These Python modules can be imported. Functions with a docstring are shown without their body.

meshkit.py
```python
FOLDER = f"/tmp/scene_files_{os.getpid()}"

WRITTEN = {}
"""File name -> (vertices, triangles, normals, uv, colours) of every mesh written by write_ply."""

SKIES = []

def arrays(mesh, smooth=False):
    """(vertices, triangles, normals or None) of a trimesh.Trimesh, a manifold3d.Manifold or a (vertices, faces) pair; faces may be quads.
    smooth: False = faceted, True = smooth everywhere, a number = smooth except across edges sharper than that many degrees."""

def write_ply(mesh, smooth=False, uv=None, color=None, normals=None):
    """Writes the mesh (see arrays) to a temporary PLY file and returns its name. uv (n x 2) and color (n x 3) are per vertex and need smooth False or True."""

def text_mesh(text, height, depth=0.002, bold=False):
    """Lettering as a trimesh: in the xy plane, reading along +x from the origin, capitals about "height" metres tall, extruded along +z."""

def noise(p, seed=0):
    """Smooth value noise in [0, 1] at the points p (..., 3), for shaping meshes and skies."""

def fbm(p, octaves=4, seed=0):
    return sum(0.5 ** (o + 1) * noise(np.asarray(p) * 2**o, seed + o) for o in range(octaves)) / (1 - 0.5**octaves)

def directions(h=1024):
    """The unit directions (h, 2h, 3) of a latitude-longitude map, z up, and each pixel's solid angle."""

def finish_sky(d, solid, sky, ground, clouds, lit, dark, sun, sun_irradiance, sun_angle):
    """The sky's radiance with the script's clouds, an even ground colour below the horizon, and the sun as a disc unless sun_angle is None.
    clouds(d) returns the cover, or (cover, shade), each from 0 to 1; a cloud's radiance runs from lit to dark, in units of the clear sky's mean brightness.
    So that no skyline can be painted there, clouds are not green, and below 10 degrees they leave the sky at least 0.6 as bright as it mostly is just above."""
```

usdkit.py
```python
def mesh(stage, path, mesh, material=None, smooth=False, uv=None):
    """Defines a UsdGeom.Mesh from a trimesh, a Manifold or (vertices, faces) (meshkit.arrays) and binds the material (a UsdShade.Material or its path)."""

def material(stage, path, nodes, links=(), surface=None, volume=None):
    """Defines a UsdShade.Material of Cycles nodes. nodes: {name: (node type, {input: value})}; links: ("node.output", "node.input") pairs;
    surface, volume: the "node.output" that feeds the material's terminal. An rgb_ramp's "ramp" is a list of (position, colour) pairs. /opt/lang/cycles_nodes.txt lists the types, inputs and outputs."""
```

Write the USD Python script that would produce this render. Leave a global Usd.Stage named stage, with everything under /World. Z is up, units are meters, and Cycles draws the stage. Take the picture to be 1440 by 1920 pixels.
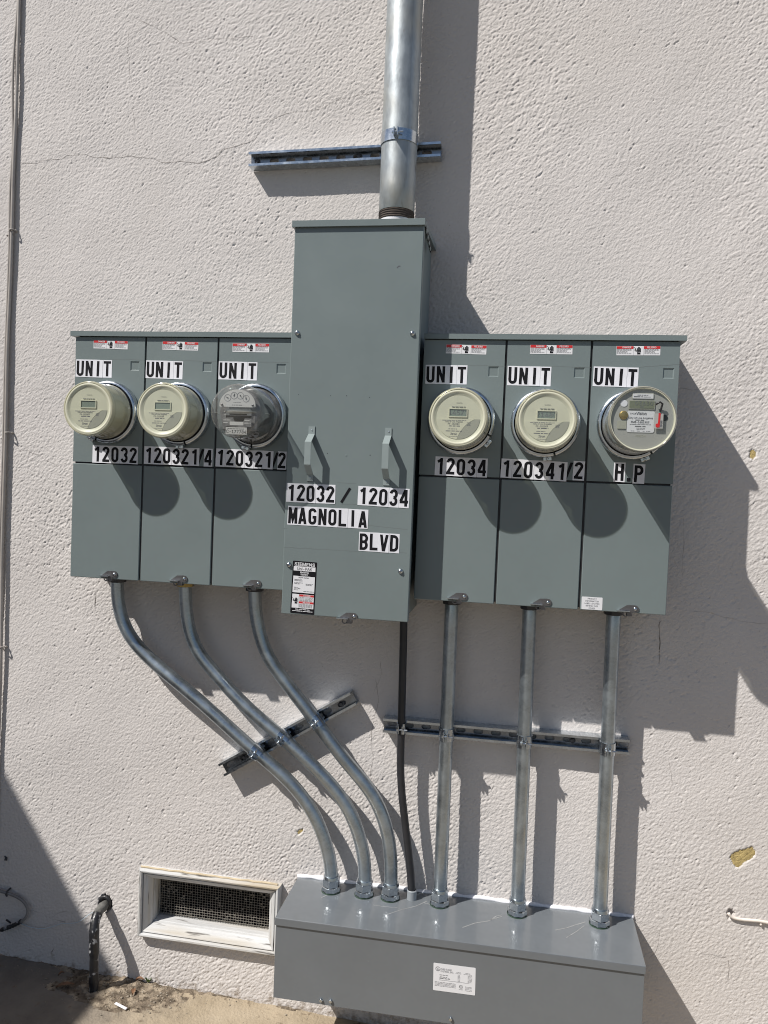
import math, random
import numpy as np, trimesh, usdkit, meshkit
from scipy.ndimage import gaussian_filter, rotate as nd_rotate, map_coordinates
from scipy.interpolate import CubicSpline, PchipInterpolator
from shapely.geometry import Polygon, LineString, Point, box as sbox, MultiPolygon
from shapely import affinity, union_all
from pxr import Usd, UsdGeom, UsdLux, UsdShade, Gf, Sdf

random.seed(4); RNG = np.random.default_rng(4)
stage = Usd.Stage.CreateInMemory()
UsdGeom.SetStageUpAxis(stage, 'Z'); UsdGeom.SetStageMetersPerUnit(stage, 1.0)
stage.SetDefaultPrim(UsdGeom.Xform.Define(stage, '/World').GetPrim())
UsdGeom.Scope.Define(stage, '/World/Looks')
ZG = 1.62                                   # height of the camera above the ground

# ------------------------------------------------------------------ camera, sky, sun, exposure
CAM = np.array([1.28186, -2.26651, ZG])
CF = np.array([-0.1690531, 0.984923, -0.03671153])
CR = np.array([0.98453931, 0.17048602, 0.04021036])
CU = np.array([-0.04586291, 0.02934626, 0.9985166])
FPX = 1453.16                               # focal length in pixels of a 1440 wide picture
cam = UsdGeom.Camera.Define(stage, '/World/camera')
cam.CreateHorizontalApertureAttr(36.0); cam.CreateVerticalApertureAttr(48.0)
cam.CreateFocalLengthAttr(FPX / 1440 * 36.0); cam.CreateClippingRangeAttr(Gf.Vec2f(0.05, 500))
cam.CreateExposureAttr(0.24)
cam.AddTransformOp().Set(Gf.Matrix4d(*CR, 0, *CU, 0, *(-CF), 0, *CAM, 1))
SX, SZ = 1.2384, 1.8618                     # sunlight runs (SX, 1, -SZ)
to_sun = np.array([-SX, -1, SZ]) / np.linalg.norm([SX, 1, SZ])
dome = UsdLux.DomeLight.Define(stage, '/World/sky')
sky_mat = usdkit.material(stage, '/World/Looks/sky', {
    'sky': ('sky_texture', {'sky_type': 'single_scattering', 'sun_disc': False, 'sun_elevation': math.asin(to_sun[2]), 'sun_rotation': math.atan2(to_sun[0], to_sun[1])}),
    'bg': ('background_shader', {'strength': 0.060})}, [('sky.color', 'bg.color')], surface='bg.background')
UsdShade.MaterialBindingAPI.Apply(dome.GetPrim()).Bind(sky_mat)
dome.GetPrim().SetCustomDataByKey('kind', 'structure')
sun = UsdLux.DistantLight.Define(stage, '/World/sun')
sun.CreateIntensityAttr(1.25); sun.CreateAngleAttr(0.53); sun.CreateNormalizeAttr(True); sun.CreateColorAttr(Gf.Vec3f(1, 0.965, 0.91))
za = to_sun; xa = np.cross([0, 0, 1], za); xa /= np.linalg.norm(xa); ya = np.cross(za, xa)
sun.AddTransformOp().Set(Gf.Matrix4d(*xa, 0, *ya, 0, *za, 0, 0, 0, 5, 1))

def at(px, py, y=0.0):
    """The point of the plane at this y that a pixel of the 1440 x 1920 photograph shows: (x, z)."""
    d = CF * FPX + CR * (px - 720) + CU * (960 - py)
    t = (y - CAM[1]) / d[1]
    q = CAM + t * d
    return q[0], q[2]

# ------------------------------------------------------------------ materials
def M(name, base, rough=0.5, metal=0.0, var=0.0, vscale=8.0, bump=0.0, bscale=200.0, spots=None, spec=None, coat=0.0, detail=4, stretch=None, rvar=0.0, foot=None):
    n = {'geo': ('geometry', {}), 'p': ('principled_bsdf', {'roughness': rough, 'metallic': metal, 'base_color': base})}
    l = []
    if spec is not None: n['p'][1]['specular_ior_level'] = spec
    if coat: n['p'][1]['coat_weight'] = coat; n['p'][1]['coat_roughness'] = 0.08
    src = 'geo.position'
    if stretch:
        n['map'] = ('mapping', {'scale': stretch}); l.append((src, 'map.vector')); src = 'map.vector'
    last = None
    if var:
        n['nz'] = ('noise_texture', {'scale': vscale, 'detail': detail, 'roughness': 0.6}); l.append((src, 'nz.vector'))
        lo, hi = [c * (1 - var) for c in base], [min(1, c * (1 + var)) for c in base]
        n['rp'] = ('rgb_ramp', {'ramp': [(0.3, lo), (0.7, hi)]}); l += [('nz.fac', 'rp.fac')]; last = 'rp.color'
        if rvar:
            n['rr'] = ('map_range', {'from_min': 0.3, 'from_max': 0.7, 'to_min': rough - rvar, 'to_max': rough + rvar, 'clamp': True})
            l += [('nz.fac', 'rr.value'), ('rr.result', 'p.roughness')]
    for i, (col, sc, a, b) in enumerate(spots or []):
        n[f's{i}'] = ('noise_texture', {'scale': sc, 'detail': 3, 'roughness': 0.55}); l.append((src, f's{i}.vector'))
        n[f'm{i}'] = ('rgb_ramp', {'ramp': [(a, (0, 0, 0)), (b, (1, 1, 1))]}); l.append((f's{i}.fac', f'm{i}.fac'))
        n[f'x{i}'] = ('mix', {'color1': base, 'color2': col}); l.append((f'm{i}.color', f'x{i}.fac'))
        if last: l.append((last, f'x{i}.color1'))
        last = f'x{i}.color'
    if foot:                                    # dirt splashed up from the ground
        n['fs'] = ('separate_xyz', {}); n['fz'] = ('map_range', {'from_min': 0.09, 'from_max': 0.0, 'to_min': -0.20, 'to_max': 0.06})
        n['fn'] = ('noise_texture', {'scale': 38, 'detail': 5, 'roughness': 0.65}); n['fa'] = ('math', {'math_type': 'add'})
        n['fr'] = ('rgb_ramp', {'ramp': [(0.52, (0, 0, 0)), (0.70, (1, 1, 1))]}); n['fx'] = ('mix', {'color2': foot})
        l += [('geo.position', 'fs.vector'), ('fs.z', 'fz.value'), ('geo.position', 'fn.vector'), ('fn.fac', 'fa.value1'), ('fz.result', 'fa.value2'), ('fa.value', 'fr.fac'), ('fr.color', 'fx.fac'), (last, 'fx.color1')]; last = 'fx.color'
    if last: l.append((last, 'p.base_color'))
    if bump:
        n['bn'] = ('noise_texture', {'scale': bscale, 'detail': 3, 'roughness': 0.6}); l.append((src, 'bn.vector'))
        n['bp'] = ('bump', {'strength': 1.0, 'distance': bump}); l += [('bn.fac', 'bp.height'), ('bp.normal', 'p.normal')]
    return usdkit.material(stage, '/World/Looks/' + name, n, l, surface='p.BSDF')

def clear_pane(name, tint, haze=None, fac=0.0, rough=0.03):
    n = {'t': ('transparent_bsdf', {'color': tint}), 'g': ('glossy_bsdf', {'color': (1, 1, 1), 'roughness': rough}), 'lw': ('layer_weight', {'blend': 0.5}), 'pw': ('math', {'math_type': 'power', 'value2': 3.2}), 'f': ('math', {'math_type': 'multiply_add', 'value2': 0.85, 'value3': 0.045}), 'm': ('mix_closure', {})}
    l0 = [('lw.facing', 'pw.value1'), ('pw.value', 'f.value1'), ('f.value', 'm.fac')]
    l = l0 + [('t.BSDF', 'm.closure1'), ('g.BSDF', 'm.closure2')]
    if haze:
        n['d'] = ('diffuse_bsdf', {'color': haze}); n['h'] = ('mix_closure', {'fac': fac})
        l = l0 + [('t.BSDF', 'h.closure1'), ('d.BSDF', 'h.closure2'), ('h.closure', 'm.closure1'), ('g.BSDF', 'm.closure2')]
    return usdkit.material(stage, '/World/Looks/' + name, n, l, surface='m.closure')

K = {}
K['stucco'] = M('stucco', (0.582, 0.549, 0.530), 0.9, var=0.05, vscale=2.2, bump=0.0011, bscale=330, spec=0.2, foot=(0.33, 0.285, 0.245),
                spots=[((0.555, 0.518, 0.490), 0.9, 0.52, 0.75), ((0.25, 0.22, 0.20), 95, 0.72, 0.79)])
K['stucco_side'] = M('stucco_side', (0.582, 0.549, 0.530), 0.9, var=0.05, vscale=2.2, bump=0.0060, bscale=95, spec=0.2, foot=(0.33, 0.285, 0.245),
                spots=[((0.555, 0.518, 0.490), 0.9, 0.52, 0.75), ((0.25, 0.22, 0.20), 95, 0.72, 0.79)])
K['plaster'] = M('old_plaster', (0.40, 0.31, 0.14), 0.95, var=0.3, vscale=60, bump=0.002, bscale=250, spec=0.1)
K['crack'] = M('crack_dirt', (0.36, 0.33, 0.31), 0.95, var=0.25, vscale=30)
K['stain'] = M('drip_stain', (0.16, 0.14, 0.125), 0.95, var=0.4, vscale=60)
K['grey'] = M('grey_paint', (0.155, 0.187, 0.188), 0.36, var=0.035, vscale=5, bump=0.00012, bscale=420, rvar=0.05)
K['grey2'] = M('trough_paint', (0.130, 0.143, 0.156), 0.28, coat=0.5, var=0.05, vscale=6, bump=0.0001, bscale=300, rvar=0.07, spots=[((0.26, 0.275, 0.28), 26, 0.72, 0.90)])
K['handle'] = M('handle_paint', (0.235, 0.275, 0.275), 0.32, var=0.04, vscale=30)
K['dark'] = M('dark_gap', (0.02, 0.021, 0.023), 0.7)
K['black'] = M('black_plastic', (0.018, 0.018, 0.02), 0.4)
K['emt'] = M('galvanised_tube', (0.44, 0.485, 0.515), 0.33, 0.92, var=0.10, vscale=22, bump=0.00015, bscale=160, rvar=0.1, spots=[((0.33, 0.365, 0.39), 9, 0.50, 0.75)])
K['rigid'] = M('weathered_galvanised', (0.36, 0.39, 0.405), 0.46, 0.62, var=0.20, vscale=48, bump=0.0002, bscale=200, rvar=0.06, stretch=(1, 1, 0.45),
               spots=[((0.37, 0.36, 0.32), 9, 0.45, 0.70), ((0.17, 0.14, 0.11), 26, 0.645, 0.76)])
K['zinc'] = M('bright_zinc', (0.55, 0.59, 0.63), 0.24, 1.0, var=0.12, vscale=40, rvar=0.08)
K['strut'] = M('shaded_strut_zinc', (0.24, 0.255, 0.275), 0.24, 1.0, var=0.15, vscale=30, rvar=0.08)  # darker copy of the zinc: shade inside the channel put into the colour
K['latch'] = M('dark_zinc', (0.17, 0.165, 0.17), 0.35, 0.8)
K['rust'] = M('rusty_thread', (0.075, 0.058, 0.048), 0.8, 0.2, var=0.4, vscale=80)
K['hub'] = M('dark_fitting', (0.06, 0.06, 0.065), 0.45, 0.5)
K['brass'] = M('brass', (0.42, 0.31, 0.12), 0.38, 0.9, var=0.2, vscale=200)
K['gasket'] = M('green_gasket', (0.03, 0.06, 0.04), 0.5)
K['white'] = M('sticker_white', (0.70, 0.70, 0.74), 0.42, var=0.04, vscale=30)
K['white2'] = M('label_white', (0.66, 0.66, 0.68), 0.5)
K['ink'] = M('black_ink', (0.006, 0.006, 0.008), 0.6, spec=0.2)
K['ink2'] = M('grey_ink', (0.16, 0.16, 0.17), 0.5)
K['red'] = M('red_ink', (0.50, 0.018, 0.02), 0.45)
K['film'] = M('pencil_line', (0.13, 0.145, 0.145), 0.5)
K['smudge'] = M('smudge', (0.15, 0.165, 0.165), 0.45)
K['liquid'] = M('black_jacket', (0.022, 0.022, 0.025), 0.42, var=0.2, vscale=30)
K['grey_pvc'] = M('grey_pvc', (0.25, 0.27, 0.29), 0.45)
K['caulk'] = M('white_caulk', (0.74, 0.74, 0.78), 0.35, var=0.05, vscale=20, bump=0.0006, bscale=90)
K['cream'] = M('cream_plastic', (0.60, 0.59, 0.46), 0.4, var=0.04, vscale=20)
K['cream2'] = M('cream_dark', (0.36, 0.36, 0.30), 0.45)
K['lcd'] = M('lcd_glass', (0.22, 0.26, 0.22), 0.15)
K['lcd2'] = M('lcd_olive', (0.17, 0.18, 0.12), 0.15)
K['face'] = M('grey_face', (0.34, 0.34, 0.32), 0.45)
K['alu'] = M('dial_plate', (0.62, 0.62, 0.60), 0.4, 0.25)
K['inner'] = M('meter_inside', (0.20, 0.20, 0.20), 0.45, 0.3, var=0.4, vscale=60)
for nm_, st_ in (('wood', (0.10, 1, 1.1)), ('wood_v', (1.1, 1, 0.10))):
    K[nm_] = M('peeling_white_' + nm_, (0.50, 0.50, 0.50), 0.7, var=0.16, vscale=26, bump=0.0022, bscale=110, stretch=st_,
               spots=[((0.40, 0.34, 0.25), 14, 0.52, 0.72), ((0.12, 0.11, 0.10), 75, 0.61, 0.68)])
K['mesh'] = M('painted_wire', (0.24, 0.222, 0.195), 0.7, var=0.3, vscale=40)
K['dust'] = M('dust_clump', (0.22, 0.20, 0.17), 0.95, var=0.3, vscale=50)
K['void'] = M('crawl_space', (0.02, 0.019, 0.018), 0.95)
K['tape'] = M('wrapped_tape', (0.016, 0.016, 0.018), 0.35, var=0.3, vscale=30, bump=0.002, bscale=60, spots=[((0.26, 0.26, 0.27), 60, 0.57, 0.63)])
K['foam'] = M('grey_foam', (0.11, 0.107, 0.10), 0.9, var=0.4, vscale=50, bump=0.002, bscale=90)
K['coax'] = M('beige_cable', (0.34, 0.31, 0.285), 0.5, var=0.12, vscale=18, spots=[((0.07, 0.065, 0.06), 26, 0.70, 0.76)])
K['coax_dark'] = M('dusty_cable', (0.20, 0.19, 0.185), 0.6, var=0.2, vscale=30)
K['coax_white'] = M('white_cable', (0.66, 0.60, 0.54), 0.6, var=0.1, vscale=30)
K['wire'] = M('pale_wire', (0.42, 0.50, 0.56), 0.5)
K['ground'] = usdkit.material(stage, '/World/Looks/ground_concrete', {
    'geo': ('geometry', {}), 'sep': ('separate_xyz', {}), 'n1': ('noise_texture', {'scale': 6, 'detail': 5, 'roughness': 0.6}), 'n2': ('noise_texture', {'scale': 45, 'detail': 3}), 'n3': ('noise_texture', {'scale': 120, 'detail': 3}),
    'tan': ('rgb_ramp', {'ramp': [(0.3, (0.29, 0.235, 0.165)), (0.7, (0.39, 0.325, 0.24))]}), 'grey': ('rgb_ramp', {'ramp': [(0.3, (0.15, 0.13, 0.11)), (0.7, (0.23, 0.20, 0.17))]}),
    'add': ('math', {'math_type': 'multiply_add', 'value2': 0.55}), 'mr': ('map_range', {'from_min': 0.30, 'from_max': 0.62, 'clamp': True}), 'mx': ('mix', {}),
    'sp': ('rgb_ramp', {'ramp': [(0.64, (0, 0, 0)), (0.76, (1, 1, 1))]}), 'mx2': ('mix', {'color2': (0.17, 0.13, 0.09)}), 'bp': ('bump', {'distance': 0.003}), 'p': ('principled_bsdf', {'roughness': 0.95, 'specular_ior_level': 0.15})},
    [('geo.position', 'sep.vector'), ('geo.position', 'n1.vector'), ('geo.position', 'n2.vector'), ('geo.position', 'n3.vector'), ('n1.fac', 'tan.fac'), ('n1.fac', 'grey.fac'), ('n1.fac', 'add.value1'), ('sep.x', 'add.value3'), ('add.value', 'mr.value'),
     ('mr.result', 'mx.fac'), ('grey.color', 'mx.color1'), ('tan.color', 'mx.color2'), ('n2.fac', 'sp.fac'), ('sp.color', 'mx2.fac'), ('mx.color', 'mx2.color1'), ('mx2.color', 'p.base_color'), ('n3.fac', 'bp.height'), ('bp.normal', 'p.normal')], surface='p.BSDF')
K['soil'] = M('dark_soil', (0.15, 0.12, 0.09), 0.97, var=0.55, vscale=40, bump=0.005, bscale=150, spec=0.1, spots=[((0.34, 0.28, 0.21), 28, 0.48, 0.62), ((0.06, 0.045, 0.03), 70, 0.58, 0.68)])
K['unseen_drive'] = M('unseen_drive', (0.150, 0.134, 0.115), 0.9, var=0.25, vscale=40, bump=0.003, bscale=150)  # unseen weathered concrete out front, its tone chosen for the bounce light
K['stone'] = M('pebble', (0.27, 0.23, 0.18), 0.9, var=0.3, vscale=25)
K['leaf'] = M('dead_leaf', (0.18, 0.095, 0.05), 0.8, var=0.3, vscale=60)
K['weed'] = M('weed_green', (0.09, 0.13, 0.03), 0.6, var=0.3, vscale=60)
P_CLEAR = clear_pane('clear_cover', (0.93, 0.94, 0.93))
P_GLASS = clear_pane('glass_dome', (0.85, 0.85, 0.84), (0.62, 0.61, 0.56), 0.06)
P_YELLOW = clear_pane('yellowed_cover', (0.88, 0.86, 0.68), (0.66, 0.64, 0.48), 0.52, 0.08)
P_SMOKE = clear_pane('hazy_cover', (0.80, 0.79, 0.72), (0.42, 0.41, 0.35), 0.42, 0.07)

# ------------------------------------------------------------------ scene helpers
USED = {}
def numbered(parent, name):
    k = USED.get((parent, name), 0); USED[(parent, name)] = k + 1
    return f'{parent}/{name}' + (f'_{k:03d}' if k else '')
class Thing:
    def __init__(self, name, label, cat, origin=(0, 0, 0), group=None, kind=None):
        self.path = numbered('/World', name); self.o = np.array(origin, float)
        x = UsdGeom.Xform.Define(stage, self.path); x.AddTranslateOp().Set(Gf.Vec3d(*map(float, origin)))
        p = x.GetPrim()
        if label: p.SetCustomDataByKey('label', label)
        if cat: p.SetCustomDataByKey('category', cat)
        if group: p.SetCustomDataByKey('group', group)
        if kind: p.SetCustomDataByKey('kind', kind)
    def part(self, name, mesh, m, smooth=35, under=None, label=None, kind=None):
        """A part, or a sub-part when under is the path of a part."""
        path = numbered(under or self.path, name)
        m_ = arr(mesh)
        if getattr(self, 'zoom', None): m_ = (self.zoom[0] + (m_[0] - self.zoom[0]) * self.zoom[1], m_[1])
        g = usdkit.mesh(stage, path, (m_[0] - self.o, m_[1]), m, smooth=smooth)
        if label: g.GetPrim().SetCustomDataByKey('label', label)
        if kind: g.GetPrim().SetCustomDataByKey('kind', kind)
        return path
def arr(mesh):
    if isinstance(mesh, (list,)): mesh = cat(mesh)
    if isinstance(mesh, tuple): return np.asarray(mesh[0], float), np.asarray(mesh[1], int)
    return np.asarray(mesh.vertices, float), np.asarray(mesh.faces, int)
def cat(ms):
    V, F, n = [], [], 0
    for m in ms:
        v, f = arr(m); V.append(v); F.append(f + n); n += len(v)
    return np.vstack(V), np.vstack(F)
def bx(x0, x1, y0, y1, z0, z1, r=0.0):
    """A box; with r its edges are chamfered."""
    if r <= 0:
        m = trimesh.creation.box((x1 - x0, y1 - y0, z1 - z0)); m.apply_translation(((x0 + x1) / 2, (y0 + y1) / 2, (z0 + z1) / 2)); return m
    pts = []
    for sx in (0, 1):
        for sy in (0, 1):
            for sz in (0, 1):
                c = np.array([x1 if sx else x0, y1 if sy else y0, z1 if sz else z0], float); d = np.array([1 - 2 * sx, 1 - 2 * sy, 1 - 2 * sz]) * r
                for k in range(3):
                    q = c + d; q[k] = c[k]; pts.append(q)
    return trimesh.convex.convex_hull(np.array(pts))
def ext(poly, w0, w1, x=0.0, z=0.0, rot=0.0):
    """A polygon drawn in the wall's plane (x right, z up), thick from w0 to w1 metres in front of the wall."""
    out = []
    for g in getattr(poly, 'geoms', [poly]):
        if g.is_empty or g.area < 1e-9: continue
        m = trimesh.creation.extrude_polygon(g, w1 - w0, engine='earcut')
        v = np.array(m.vertices)
        c, s = math.cos(rot), math.sin(rot)
        V = np.stack([x + c * v[:, 0] - s * v[:, 1], -(w0 + v[:, 2]), z + s * v[:, 0] + c * v[:, 1]], 1)
        out.append((V, np.array(m.faces)))
    return cat(out)
def lathe(prof, cx, cz, n=64, w0=0.0, a0=0.0, a1=2 * math.pi):
    """Turns (radius, distance in front of the wall) pairs about the axis through (cx, cz) at right angles to the wall."""
    full = abs(a1 - a0 - 2 * math.pi) < 1e-6
    th = np.linspace(a0, a1, n, endpoint=not full)
    V = np.array([(cx + r * math.cos(t), -(w0 + w), cz + r * math.sin(t)) for r, w in prof for t in th]); F = []
    for i in range(len(prof) - 1):
        for j in range(n if full else n - 1):
            a, b, c, d = i * n + j, i * n + (j + 1) % n, (i + 1) * n + (j + 1) % n, (i + 1) * n + j
            F += [(a, b, c), (a, c, d)]
    return V, np.array(F)
def zlathe(prof, cx, cy, n=32, sides=None):
    n = sides or n
    th = np.arange(n) * 2 * math.pi / n + (math.pi / 6 if sides else 0)
    V = np.array([(cx + r * math.cos(t), cy + r * math.sin(t), z) for r, z in prof for t in th]); F = []
    for i in range(len(prof) - 1):
        for j in range(n):
            a, b, c, d = i * n + j, i * n + (j + 1) % n, (i + 1) * n + (j + 1) % n, (i + 1) * n + j
            F += [(a, b, c), (a, c, d)]
    return V, np.array(F)
def smooth_path(pts, n=80):
    p = np.array(pts, float); t = np.r_[0, np.cumsum(np.linalg.norm(np.diff(p, axis=0), axis=1))]
    return CubicSpline(t, p, axis=0)(np.linspace(0, t[-1], n))
def tube(path, r, n=20, cap=True):
    p = np.array(path, float); m = len(p); r = np.broadcast_to(r, (m,))
    t = np.gradient(p, axis=0); t /= np.linalg.norm(t, axis=1, keepdims=True)
    u = np.cross(t[0], [0, 1, 0]) if abs(t[0][1]) < 0.9 else np.cross(t[0], [1, 0, 0]); u /= np.linalg.norm(u)
    V, F = [], []
    for i in range(m):
        u = u - t[i] * (u @ t[i]); u /= np.linalg.norm(u); v = np.cross(t[i], u)
        for k in range(n):
            a = 2 * math.pi * k / n; V.append(p[i] + r[i] * (math.cos(a) * u + math.sin(a) * v))
    for i in range(m - 1):
        for k in range(n):
            a, b, c, d = i * n + k, i * n + (k + 1) % n, (i + 1) * n + (k + 1) % n, (i + 1) * n + k
            F += [(a, b, c), (a, c, d)]
    if cap:
        V += [p[0], p[-1]]; q = len(V)
        for k in range(n):
            F += [(q - 2, (k + 1) % n, k), (q - 1, (m - 1) * n + k, (m - 1) * n + (k + 1) % n)]
    return np.array(V), np.array(F)
def xform(mesh, Mx):
    v, f = arr(mesh); return v @ np.array(Mx)[:3, :3].T + np.array(Mx)[:3, 3], f
def frame(o, X, Y, Z):
    m = np.eye(4); m[:3, 0], m[:3, 1], m[:3, 2], m[:3, 3] = X, Y, Z, o; return m
def text(s, h, w=0.0, x=0, z=0, rot=0.0, squeeze=1.0, bold=False, align='c', thick=0.0004):
    """Lettering on a face w metres in front of the wall; x, z the middle of its base line (align c) or its left end (align l)."""
    m = meshkit.text_mesh(s, h, thick, bold); v = np.array(m.vertices); v[:, 0] *= squeeze
    if align == 'c': v[:, 0] -= (v[:, 0].min() + v[:, 0].max()) / 2
    c, q = math.cos(rot), math.sin(rot)
    return np.stack([x + c * v[:, 0] - q * v[:, 1], -(w + v[:, 2]), z + q * v[:, 0] + c * v[:, 1]], 1), np.array(m.faces)

# ------------------------------------------------------------------ letters of the number stickers
def arc(cx, cy, rx, ry, a, b, n=14):
    return [(cx + rx * math.cos(math.radians(t)), cy + ry * math.sin(math.radians(t))) for t in np.linspace(a, b, n)]
S = 0.165
def glyph(ch):
    L = []
    if ch == 'U': L = [[(.08, 1), (.08, .25)] + arc(.25, .25, .17, .17, 180, 360) + [(.42, 1)]]
    elif ch == 'N': L = [[(.08, 0), (.08, 1)], [(.42, 0), (.42, 1)], [(.06, 1.06), (.44, -.06)]]
    elif ch == 'I': L = [[(.25, 0), (.25, 1)]]
    elif ch == 'T': L = [[(0, .92), (.5, .92)], [(.25, 0), (.25, 1)]]
    elif ch in '0O': L = [arc(.25, .75, .17, .17, 180, 0) + arc(.25, .25, .17, .17, 0, -180) + [(.08, .75), (.08, .76)]]
    elif ch == '1': L = [[(.32, 0), (.32, 1)], [(.32, .9), (.10, .76)]]
    elif ch == '2': L = [arc(.25, .75, .17, .17, 185, -35) + [(.07, .06)], [(0, .08), (.5, .08)]]
    elif ch == '3': L = [arc(.25, .71, .17, .21, 170, -90), arc(.25, .29, .17, .21, 90, -170)]
    elif ch == '4': L = [[(.37, 0), (.37, 1)], [(.34, 1.0), (.05, .3)], [(0, .27), (.5, .27)]]
    elif ch == '/': L = [[(.08, -.04), (.42, 1.04)]]
    elif ch == 'H': L = [[(.08, 0), (.08, 1)], [(.42, 0), (.42, 1)], [(.08, .5), (.42, .5)]]
    elif ch == '.': return sbox(.15, 0, .35, .2)
    elif ch in 'PB':
        L = [[(.08, 0), (.08, 1)], [(.08, .92), (.24, .92)] + arc(.24, .71, .18, .21, 90, -90) + [(.08, .5)]]
        if ch == 'B': L.append([(.08, .5), (.24, .5)] + arc(.24, .29, .18, .21, 90, -90) + [(.08, .08)])
    elif ch == 'M': L = [[(.07, 0), (.07, 1)], [(.47, 0), (.47, 1)], [(.06, 1.05), (.27, .25), (.48, 1.05)]]
    elif ch == 'A': L = [[(.06, -.05), (.25, 1.05), (.44, -.05)], [(.1, .24), (.4, .24)]]
    elif ch == 'V': L = [[(.06, 1.05), (.25, -.05), (.44, 1.05)]]
    elif ch == 'G': L = [arc(.25, .75, .17, .17, 5, 180) + arc(.25, .25, .17, .17, 180, 360) + [(.42, .45), (.26, .45)]]
    elif ch == 'L': L = [[(.08, 0), (.08, 1)], [(.02, .08), (.48, .08)]]
    elif ch == 'D': L = [[(.08, 0), (.08, 1)], [(.08, .92), (.2, .92)] + arc(.22, .72, .2, .2, 90, 0) + arc(.22, .28, .2, .2, 0, -90) + [(.08, .08)]]
    p = union_all([LineString(a).buffer(S / 2, cap_style='flat', join_style='mitre') for a in L])
    return p.intersection(sbox(-.02, 0, .56, 1))
TW, TH, LH = 0.0278, 0.0505, 0.0435         # tile width and height, letter height
def stickers(T, s, tl, tr, w, bare='', width=None):
    """A row of one-letter stickers whose top edge runs between two pixels of the photograph, on the face w metres in front of the wall."""
    a, b = np.array(at(*tl, -w)), np.array(at(*tr, -w)); rot = math.atan2(b[1] - a[1], b[0] - a[0]); tw = np.linalg.norm(b - a) / len(s)
    for i, ch in enumerate(s):
        r = rot + random.uniform(-.012, .012); o = a + np.array([math.cos(rot), math.sin(rot)]) * tw * i
        z_off = random.uniform(-.0006, .0006); lift = 0.00025 * (i % 3)
        g = affinity.translate(affinity.scale(glyph(ch), LH, LH, origin=(0, 0)), (tw - .5 * LH) / 2, -TH + (TH - LH) / 2 + z_off)
        if ch in bare:
            T.part('letter', ext(g, w, w + .0008, o[0], o[1], r), K['ink'], False); continue
        p = T.part('letter_sticker', ext(sbox(.0002, -TH, tw + .0003, 0), w - .0003, w + .0005 + lift, o[0], o[1], r), K['white'], False)
        T.part('letter', ext(g, w + .0002, w + .0009 + lift, o[0], o[1], r), K['ink'], False, under=p)

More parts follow.
